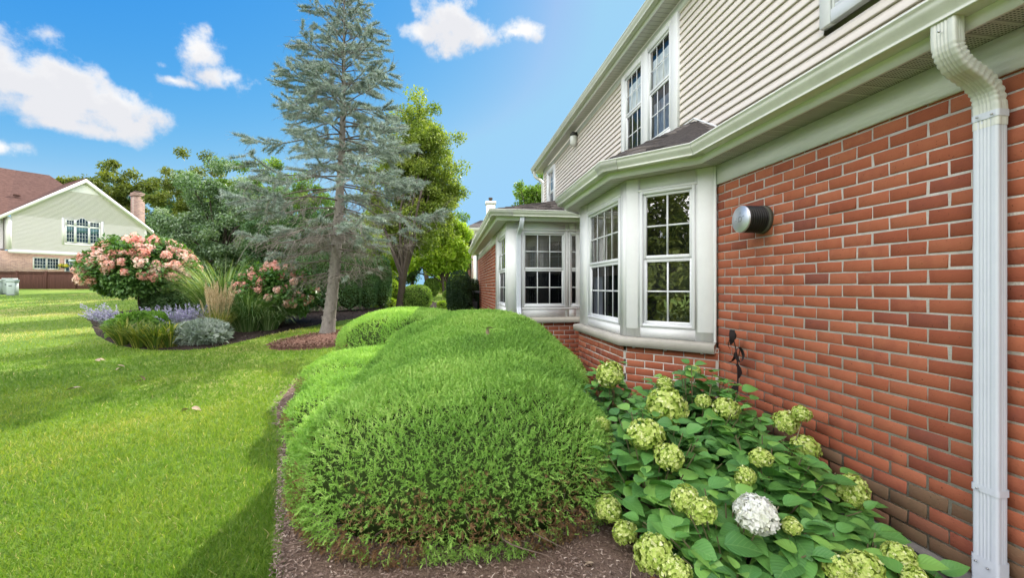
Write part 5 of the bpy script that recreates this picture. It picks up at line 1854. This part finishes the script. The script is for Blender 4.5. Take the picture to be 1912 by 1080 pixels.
def grass_clump(name, label, base, n, H, spread, arch, w, lm, cat='ornamental grass', tips=None, ring=.12):
    root = empty(name, base, label, cat)
    x, y, z = base
    a = rng.uniform(0, 6.28, n); k = rng.random(n) ** .6
    P = np.column_stack([x + ring * k * np.cos(a), y + ring * k * np.sin(a), np.full(n, z)])
    L = H * rng.uniform(.65, 1.15, n)
    tilt = spread * k * rng.uniform(.5, 1.2, n)
    out = np.column_stack([np.cos(a), np.sin(a), np.zeros(n)])
    v = rng.random(n)
    V, Fq, vv = [], [], []
    seg = 7
    t = np.linspace(0, 1, seg)
    # each blade leaves upright and arches over
    ang = tilt[:, None] * .5 + arch * (t[None, :] ** 2.0) * rng.uniform(.5, 1.3, n)[:, None]
    dl = L[:, None] / (seg - 1)
    hor = np.cumsum(np.sin(ang) * dl, 1) - np.sin(ang[:, :1]) * dl; ver = np.cumsum(np.cos(ang) * dl, 1) - np.cos(ang[:, :1]) * dl
    C = P[:, None, :] + out[:, None, :] * hor[:, :, None]; C[:, :, 2] += ver
    sdv = np.column_stack([-np.sin(a + rng.normal(0, .5, n)), np.cos(a), np.zeros(n)])
    wd = w * np.array([.8, 1, 1, .95, .8, .55, .05])
    A = C - sdv[:, None, :] * wd[None, :, None]; B = C + sdv[:, None, :] * wd[None, :, None]
    VV = np.stack([A, B], 2).reshape(n, seg * 2, 3)
    base_ = (np.arange(n) * seg * 2)[:, None]
    f = np.array([(2 * i, 2 * i + 1, 2 * i + 3, 2 * i + 2) for i in range(seg - 1)])
    mb = MB(); mb.addarr(VV.reshape(-1, 3), (base_[:, :, None] + f[None]).reshape(-1, 4), np.repeat(v, seg * 2))
    mb.build('blades', lm, root)
    if tips:
        m, hh, tm_ = tips
        fl = MB(); stx = MB()
        for i in range(m):
            aa = rng.uniform(0, 6.28); kk = rng.random() ** .5
            b0 = np.array((x + ring * kk * math.cos(aa), y + ring * kk * math.sin(aa), z))
            e = b0 + np.array((math.cos(aa) * .26 * kk, math.sin(aa) * .26 * kk, hh * rng.uniform(.70, 1.08)))
            tube(stx, [b0, (b0 + e) / 2, e], [.004, .003, .0025], 4, cap=False)
            q = 60
            f_ = rng.random(q)
            pp = e + (e - b0) * (-.32 * f_)[:, None]
            dd = unit(e - b0)[None] + rand_dir(q) * .45
            leaves(fl, pp, dd, rand_dir(q), .085 * (.5 + np.sin(f_ * 3.1)) * .75, .009, rng.random(q), 'rhomb')
        stx.build('stalks', tm_, root); fl.build('plumes', tm_, root)
    return root


M_MISC = leaf_mat('reed_green', [(0, (.08, .17, .035)), (.6, (.18, .29, .075)), (.9, (.36, .44, .20)), (1, (.55, .56, .34))], trans=.4, rough=.45, tcol=(1.3, 1.3, .5))
M_MISCD = leaf_mat('reed_dark', [(0, (.055, .125, .032)), (.6, (.12, .21, .06)), (.9, (.26, .35, .16)), (1, (.45, .50, .32))], trans=.35, rough=.42, tcol=(1.2, 1.3, .5))
M_REEDTAN = leaf_mat('reed_tan', [(0, (.42, .31, .16)), (.5, (.60, .47, .28)), (1, (.75, .64, .44))], trans=.3, rough=.7, tcol=(1, .95, .8))
grass_clump('reed_grass', 'tall light green reed grass between the two pink shrubs', place(418, 13.6), 1100, 2.25, .75, 1.3, .010, M_MISC, ring=.5)
grass_clump('reed_grass', 'dark green fountain of arching grass in front of the smaller pink shrub', place(463, 11.9), 1000, 1.55, .8, 1.75, .008, M_MISCD, ring=.30)
grass_clump('reed_grass', 'arching grass fountain at the right edge of the bed under the pink shrub', place(500, 12.1), 500, 1.05, .8, 1.8, .008, M_MISCD, ring=.22)
grass_clump('feather_grass', 'upright feather grass with tan plumes', place(407, 10.85), 420, .85, .55, .9, .006, leaf_mat('reed_yellow', [(0, (.10, .14, .03)), (.6, (.22, .24, .06)), (1, (.40, .36, .14))], trans=.4), tips=(60, 1.42, M_REEDTAN), ring=.13)
M_LILY = leaf_mat('lily_leaf', [(0, (.06, .12, .02)), (.5, (.13, .20, .035)), (.8, (.30, .32, .06)), (1, (.46, .42, .12))], trans=.4, rough=.5, tcol=(1.3, 1.25, .5))
for px, zc, lab in ((232, 10.05, 'strappy daylily clump at the left front of the bed'), (262, 9.75, 'yellowing daylily clump second from the left in the bed'), (292, 9.62, 'yellowing daylily clump in the middle front of the bed'), (318, 9.75, 'daylily clump beside the silvery mound')):
    grass_clump('daylily', lab, place(px, zc), 210, .72, .9, 1.3, .012, M_LILY, 'daylily', ring=.14)['group'] = 'daylilies at the front of the bed'
M_SAGE = leaf_mat('sage_flower', [(0, (.30, .26, .42)), (.5, (.44, .40, .58)), (1, (.62, .60, .70))], trans=.3, rough=.8, tcol=(1, 1, 1.1))
M_SILVER = leaf_mat('silver_leaf', [(0, (.14, .19, .14)), (.5, (.25, .31, .25)), (1, (.42, .47, .41))], trans=.2, rough=.8, tcol=(1, 1, .8))


def lavender(label, base, n, H, lean, spread):
    root = empty('lavender_bush', base, label, 'lavender', 'lavender bushes in the island bed')
    st, fl = MB(), MB()
    x, y, z = base
    for i in range(n):
        d = unit(np.array((lean[0] + rng.normal(0, spread), lean[1] + rng.normal(0, spread), 1.0)))
        b = np.array((x + rng.normal(0, .12), y + rng.normal(0, .12), z))
        e = b + d * H * rng.uniform(.7, 1.15) + np.array((0, 0, -.05))
        m = (b + e) / 2 + np.array((0, 0, .10))
        tube(st, bez([b, m, e], 3), .0045, 4, cap=False)
        q = 26
        f = rng.random(q)
        p = m + (e - m) * f[:, None]
        leaves(fl, p, rand_dir(q) + d, rand_dir(q), .055, .022, rng.random(q), 'rhomb')
    st.build('stems', M_SILVER, root); fl.build('blossoms', M_SAGE, root)


lavender('sprawling pale lavender bush leaning left over the bare soil', place(222, 11.9), 60, .95, (-.9, .1), .35)
lavender('lavender bush standing behind the silvery mound', place(352, 10.9), 80, .85, (-.1, .05), .28)
lavender('small lavender bush behind the lime green leaves', place(282, 12.0), 30, .75, (0, 0), .25)
clipped('silver_mound', 'low silvery grey-green mounded plant at the front of the bed', place(368, 10.05), (.66, .45, .50), 2.0, 5200, .13, M_SILVER, 'plant', lump=.22, tpl='tri')
clipped('leafy_perennial', 'lime green broad-leaved perennial under the pink tree', place(268, 11.2), (.80, .5, .52), 2.2, 2400, .17, leaf_mat('lime_leaf', [(0, (.06, .14, .02)), (.6, (.13, .25, .04)), (1, (.22, .34, .08))], trans=.4), 'plant', lump=.14)
clipped('leafy_perennial', 'lime green broad-leaved perennial between the two lavender bushes', place(312, 11.3), (.5, .4, .48), 2.2, 1300, .15, MATS['lime_leaf'], 'plant', lump=.14)

# ------------------------------------------------------------------ the cream house across the lawn
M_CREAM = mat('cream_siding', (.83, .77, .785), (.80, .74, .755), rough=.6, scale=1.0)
M_CTRIM = mat('cream_trim', (.78, .77, .72), (.73, .72, .67), rough=.5, scale=2)
M_ROOFR = mat('red_brown_shingle', (.155, .088, .072), (.080, .045, .038), rough=.95, scale=3.2, bump=.6, bscale=14, stretch=(1, 1, 2.4), spec=.1)


def far_brick(name, c1, c2, cm):
    m, nt, b = principled(name)
    tc = N(nt, 'ShaderNodeTexCoord'); sp = N(nt, 'ShaderNodeSeparateXYZ'); cb_ = N(nt, 'ShaderNodeCombineXYZ')
    nt.links.new(tc.outputs['Object'], sp.inputs[0])
    nt.links.new(math_node(nt, 'ADD', math_node(nt, 'MULTIPLY', sp.outputs[0], .6), math_node(nt, 'MULTIPLY', sp.outputs[1], .8)), cb_.inputs[0])
    nt.links.new(sp.outputs[2], cb_.inputs[1])
    bt = N(nt, 'ShaderNodeTexBrick')
    bt.inputs['Scale'].default_value = 1; bt.inputs['Brick Width'].default_value = .203; bt.inputs['Row Height'].default_value = .0813; bt.inputs['Mortar Size'].default_value = .006
    bt.inputs['Color1'].default_value = (*c1, 1); bt.inputs['Color2'].default_value = (*c2, 1); bt.inputs['Mortar'].default_value = (*cm, 1)
    nt.links.new(cb_.outputs[0], bt.inputs[0]); nt.links.new(bt.outputs[0], b.inputs['Base Color'])
    b.inputs['Roughness'].default_value = .9
    return m


M_TANBRICK = far_brick('tan_brick', (.33, .215, .16), (.20, .12, .095), (.36, .31, .26))
M_FARRED = far_brick('red_brick_far', (.38, .13, .075), (.28, .085, .05), (.42, .38, .32))
RX, RY = (-31.742, 49.565), (-37.155, 41.873)
GF = Fr(RX, RY)
GL = GF.len
CH = empty('cream_house', (-35, 46, 1.5), 'cream-sided house with a brown-red roof and an arched window group in its gable', 'house')
zE, zP, zB = 7.65, 11.5, 4.85
uP = GL / 2 + .05
# gable wall in lap courses
g = MB()
e = .115
zz = zB
zW = zE + .24
while zz < zP:
    z1 = min(zz + e, zP + .02)
    def half(z): return (0.0, GL) if z <= zW else (uP * (z - zW) / (zP + .12 - zW), GL - (GL - uP) * (z - zW) / (zP + .12 - zW))
    a0, b0 = half(zz); a1, b1 = half(z1)
    g.add([GF.p(a0, .03, zz), GF.p(b0, .03, zz), GF.p(b1, .004, z1), GF.p(a1, .004, z1), GF.p(a0, 0, zz), GF.p(b0, 0, zz)], [(0, 1, 2, 3), (4, 5, 1, 0)])
    zz = z1
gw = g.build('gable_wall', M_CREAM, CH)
g = MB()
fbox(g, GF, -.12, GL + .12, zB - .28, zB, -.2, .06)
fbox(g, GF, GL - .05, GL + .22, zB, zE, -.6, .05); fbox(g, GF, -.1, .1, zB, zE, -.6, .05)
for ua, ub in ((-.55, uP), (GL + .75, uP)):
    za = zE - .28 if ua < 0 else zE - .28
    g.add([GF.p(u, d, z) for u, z in ((ua, za - .12), (ub, zP + .08), (ub, zP + .42), (ua, za + .22)) for d in (.34, .42)], [(0, 2, 4, 6), (1, 7, 5, 3), (0, 1, 3, 2), (2, 3, 5, 4), (4, 5, 7, 6), (6, 7, 1, 0)])
    g.add([GF.p(u, d, z) for u, z in ((ua, za - .12), (ub, zP + .08)) for d in (0, .35)], [(0, 1, 3, 2)])
g.add([GF.p(uP - 1.15, .045, zP - .90), GF.p(uP + 1.15, .045, zP - .90), GF.p(uP, .045, zP - .02)], [(0, 1, 2)])
g.build('trim', M_CTRIM, CH)
# ground floor brick, set back under the overhang
g = MB(); fbox(g, GF, .2, GL + 8, 1.2, zB - .1, -8, -.45); g.build('brick_wall', M_TANBRICK, CH)
g = MB()
zz = zB + .1
while zz < zE:
    g.add([GF.p(GL + .2, -.97, zz), GF.p(GL + 9, -.97, zz), GF.p(GL + 9, -.995, zz + e), GF.p(GL + .2, -.995, zz + e)], [(0, 1, 2, 3)]); zz += e
fbox(g, GF, GL + .1, GL + 9, zB - .1, zE + .1, -8, -1.0)
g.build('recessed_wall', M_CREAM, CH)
# roofs: gable wing running back, big hipped roof behind it
g = MB()
def rp(*q): g.add([GF.p(*a) for a in q], [tuple(range(len(q)))])
rp((-.55, .42, zE - .30 + .22), (uP, .42, zP + .46), (uP, -12, zP + .46), (-.55, -12, zE - .08))
rp((GL + .75, .42, zE - .30 + .22), (GL + .75, -12, zE - .08), (uP, -12, zP + .46), (uP, .42, zP + .46))
rp((GL + .2, -.45, zE + .02), (GL + 14, -.45, zE + .02), (GL + 9, -7.5, 13.1), (7.3, -7.5, 13.1))
rp((GL + .2, -.45, zE + .02), (7.3, -7.5, 13.1), (5.0, -7.5, 13.15), (5.0, -1.5, 10.8))
rp((7.3, -7.5, 13.1), (GL + 9, -7.5, 13.1), (GL + 9, -14, 8), (7.3, -14, 8)); rp((5.0, -7.5, 13.15), (2.6, -7.0, 10.9), (5.0, -1.5, 10.8))
rf_ = g.build('roof', M_ROOFR, CH)
g = MB(); tube(g, [GF.p(uP + .0, .42, zP + .47), GF.p(uP, -12, zP + .47)], .05, 6); fbox(g, GF, 8.1, 8.5, 9.95, 10.12, -3.3, -3.0)
g.build('roof_vent', M_ROOFR, rf_)
g = MB(); fbox(g, GF, GL + .3, GL + 13, zE - .05, zE + .1, -.5, -.38); g.build('gutter', M_CTRIM, CH)
# chimney
g = MB(); fbox(g, GF, -.95, -.05, 1.3, 11.55, -3.4, -2.5); fbox(g, GF, -1.02, .02, 11.55, 11.75, -3.47, -2.43); fbox(g, GF, -.97, -.03, 11.75, 11.95, -3.42, -2.48)
ch = g.build('chimney', M_TANBRICK, CH)
g = MB(); fbox(g, GF, -.8, -.2, 11.95, 12.15, -3.2, -2.7); g.build('chimney_cap', M_BARKD, ch)


def far_window(F, u0, u1, z0, z1, cols, rows, d=.06, fw=.09, arch=0.0, parent=CH, glass=None):
    w = MB()
    for a, b, c_, e_ in ((u0 - fw, u0, z0 - fw, z1 + fw), (u1, u1 + fw, z0 - fw, z1 + fw), (u0, u1, z1, z1 + fw), (u0, u1, z0 - fw, z0)):
        if arch and c_ == z1: continue
        fbox(w, F, a, b, c_, e_, -.02, d)
    m = .012
    for i in range(1, cols):
        u = u0 + (u1 - u0) * i / cols; h = arch * math.sin(math.pi * i / cols)
        fbox(w, F, u - m, u + m, z0, z1 + h, .0, d - .02)
    for i in range(1, rows):
        z = z0 + (z1 - z0) * i / rows
        fbox(w, F, u0, u1, z - m, z + m, .0, d - .024)
    if arch:
        k = 10
        for i in range(k):
            ua, ub = u0 + (u1 - u0) * i / k, u0 + (u1 - u0) * (i + 1) / k
            ha, hb = arch * math.sin(math.pi * i / k), arch * math.sin(math.pi * (i + 1) / k)
            w.add([F.p(u, dd, z) for u, z in ((ua, z1 + ha), (ub, z1 + hb), (ub, z1 + hb + fw), (ua, z1 + ha + fw)) for dd in (0, d)], [(1, 3, 5, 7), (0, 1, 3, 2), (4, 5, 7, 6)])
    fr = w.build('window', M_CTRIM, parent)
    g_ = MB(); pts = [(u0, z0), (u1, z0), (u1, z1)]
    if arch: pts += [(u1 + (u0 - u1) * i / 10, z1 + arch * math.sin(math.pi * i / 10)) for i in range(1, 10)]
    pts += [(u0, z1)]
    g_.add([F.p(u, .034, z) for u, z in pts], [tuple(range(len(pts)))])
    g_.build('pane', glass or M_FARGLASS, fr)


M_FARGLASS = mat('far_window_glass', (.020, .035, .045), (.012, .02, .028), rough=.08, scale=1, spec=.9)
M_TEAL = mat('teal_blind', (.10, .20, .22), (.07, .15, .17), rough=.4, scale=1)
for u0, u1, c_, in ((3.72, 4.36, 2), (4.52, 5.32, 4), (5.50, 5.98, 2)):
    far_window(GF, u0, u1, 5.86, 7.28, max(c_, 3), 4)
    b_ = MB(); fbox(b_, GF, u0 + .03, u1 - .03, 6.78, 7.26, .036, .040); b_.build('blind', M_TEAL, CH)
far_window(GF, 3.72, 4.36, 7.46, 7.84, 3, 2); far_window(GF, 5.50, 5.98, 7.46, 7.84, 3, 2)
far_window(GF, 4.52, 5.32, 7.46, 7.86, 4, 2, arch=.30)
g = MB()
for a, b, c_, d_ in ((3.38, 3.55, 5.55, 8.06), (6.14, 6.31, 5.55, 8.06), (3.55, 6.14, 5.55, 5.70), (3.55, 4.35, 8.0, 8.06), (5.5, 6.14, 8.0, 8.06)):
    fbox(g, GF, a, b, c_, d_, 0, .05)
g.build('window_surround', M_CTRIM, CH)
BF = Fr(GF.p(0, -.45, 0)[:2], GF.p(GL, -.45, 0)[:2])
far_window(BF, 6.42, 7.10, 3.32, 4.22, 4, 3); far_window(BF, 7.22, 7.92, 3.32, 4.22, 4, 3)
far_window(BF, 4.98, 5.90, 2.0, 4.22, 4, 6); far_window(BF, 3.9, 4.82, 2.0, 4.22, 4, 6)

# white parasol on the terrace, flower basket on the wall
PX, PY = -29.6, 39.9
PR = empty('parasol', (PX, PY, 1.5), 'pale blue-white parasol open on the terrace behind the brown fence', 'parasol')
g = MB(); lathe(g, [(1.35, 0), (1.32, .02), (.7, .28), (.05, .46), (0, .47), (.0, .44), (.7, .25), (1.33, -.14), (1.35, -.14), (1.35, 0)], (PX, PY, 3.82), 8)
g.build('canopy', mat('parasol_cloth', (.66, .72, .74), (.60, .67, .70), rough=.8), PR)
g = MB(); tube(g, [(PX, PY, 1.5), (PX, PY, 4.25)], .03, 8); g.build('pole', M_CTRIM, PR)
HB = empty('hanging_basket', GF.p(6.15, -.1, 3.5), 'hanging basket of yellow flowers beside the sliding door', 'flower basket')
g = MB(); q = np.array(GF.p(6.15, -.15, 3.62)); n = 160
P = q + rand_dir(n) * np.array((.33, .33, .13)); leaves(g, P, rand_dir(n), rand_dir(n), .12, .09, rng.random(n), 'rhomb')
g.build('flowers', leaf_mat('yellow_flower', [(0, (.12, .20, .03)), (.35, (.45, .42, .04)), (1, (.80, .66, .05))], trans=.2), HB)
g = MB(); lathe(g, [(0, -.25), (.15, -.2), (.25, 0), (0, 0)], q, 10); tube(g, [q, q + np.array((0, 0, .6))], .012, 5)
g.build('basket', M_BARKD, HB)

# brown board fence in front of it
FX = [(-40.5, 39.2), (-26.0, 36.95)]
FF = Fr(FX[1], FX[0])
FN = empty('board_fence', (-33, 38, 1.47), 'low dark brown board fence in front of the cream house', 'fence')
M_FENCE = mat('brown_stain', (.105, .048, .036), (.07, .032, .025), rough=.8, scale=1.2, stretch=(6, 6, .3))
M_FENCE.node_tree.nodes['Principled BSDF'].inputs['Specular IOR Level'].default_value = .15
g = MB()
u = 0
while u < FF.len:
    w_ = .14
    x, y, _ = FF.p(u, 0, 0); zb = G(x, y)
    fboxb(g, FF, u + .004, u + w_ - .004, zb - .05, 2.80 + rng.normal(0, .006), -.02, .0 + rng.normal(0, .003), .006, rng.random()); u += w_
g.build('board', M_FENCE, FN)
g = MB(); fbox(g, FF, 0, FF.len, 2.68, 2.76, .0, .04); fbox(g, FF, 0, FF.len, 2.80, 2.83, -.06, .07); g.build('rail', M_FENCE, FN)
for u in np.arange(.6, FF.len, 2.28):
    g = MB(); x, y, _ = FF.p(u, 0, 0)
    fboxb(g, FF, u - .07, u + .07, G(x, y) - .05, 2.88, -.05, .07, .01); g.build('post', M_FENCE, FN)

# utility pedestals on the lawn
M_PED = mat('pedestal_paint', (.40, .46, .42), (.34, .40, .365), rough=.45, scale=1.5)
for px, zc, w_, h_, lab in ((26, 26.1, .40, .93, 'pale green square utility pedestal, the right-hand one of the close pair'), (21, 27.0, .50, 1.0, 'pale green rounded utility pedestal behind the square one'), (-7, 26.6, .60, .95, 'pale green utility pedestal cut off by the left edge of the photo')):
    b_ = place(px, zc)
    r_ = empty('utility_pedestal', b_, lab, 'utility pedestal', 'utility pedestals on the lawn')
    g = MB()
    F = Fr((b_[0] + w_ / 2, b_[1] - w_ / 2), (b_[0] - w_ / 2, b_[1] - w_ / 2 - .05))
    fboxb(g, F, 0, w_, b_[2] - .05, b_[2] + h_, -w_ * .8, .0, .03)
    fboxb(g, F, -.02, w_ + .02, b_[2] + h_ - .12, b_[2] + h_ + .03, -w_ * .8 - .02, .02, .02)
    g.build('cabinet', M_PED, r_)
    for nm_, q_ in (('latch', (w_ * .3, w_ * .7, b_[2] + h_ * .60, b_[2] + h_ * .68)), ('base', (.02, w_ - .02, b_[2], b_[2] + .07))):
        g = MB(); fbox(g, F, *q_, -.01, .014); g.build(nm_, mat('pedestal_dark', (.20, .23, .22), rough=.6), r_)

# ------------------------------------------------------------------ next town house down the row
FH = empty('far_town_house', (4, 42, 1.6), 'further brick town house with white trim and grey roof showing past the brick corner', 'house')
g = MB(); box(g, 2.35, 12, 40, 60, .5, 5.6); g.build('brick_wall', M_FARRED, FH)
g = MB(); box(g, 2.2, 2.5, 39.85, 40.15, .5, 5.6); box(g, 2.1, 12, 39.8, 60, 5.6, 5.95); box(g, 2.28, 2.36, 44.2, 44.8, 1.6, 5.6); box(g, 1.7, 12, 39.4, 60, 7.0, 7.25)
g.build('trim', M_CTRIM, FH)
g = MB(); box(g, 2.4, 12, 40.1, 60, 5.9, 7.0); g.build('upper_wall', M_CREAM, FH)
g = MB(); g.add([(1.55, 39.3, 7.25), (12.5, 39.3, 7.25), (12.5, 60, 7.25), (1.55, 60, 7.25), (3.2, 44.5, 8.7), (10, 44.5, 8.7), (10, 60, 8.7), (3.2, 60, 8.7)], [(0, 1, 5, 4), (0, 4, 7, 3), (4, 5, 6, 7), (1, 2, 6, 5)])
g.build('roof', M_SHINGLE, FH)
g = MB(); box(g, 3.85, 4.75, 35.4 + 9, 36.2 + 9, 8.0, 10.45); box(g, 3.75, 4.85, 35.3 + 9, 36.3 + 9, 10.45, 10.75)
ch = g.build('chimney', M_CTRIM, FH)
g = MB(); lathe(g, [(.0, 0), (.14, 0), (.14, .22), (.22, .24), (.22, .42), (0, .44)], (4.3, 44.8, 10.75), 10); g.build('flue_cap', M_BARKD, ch)
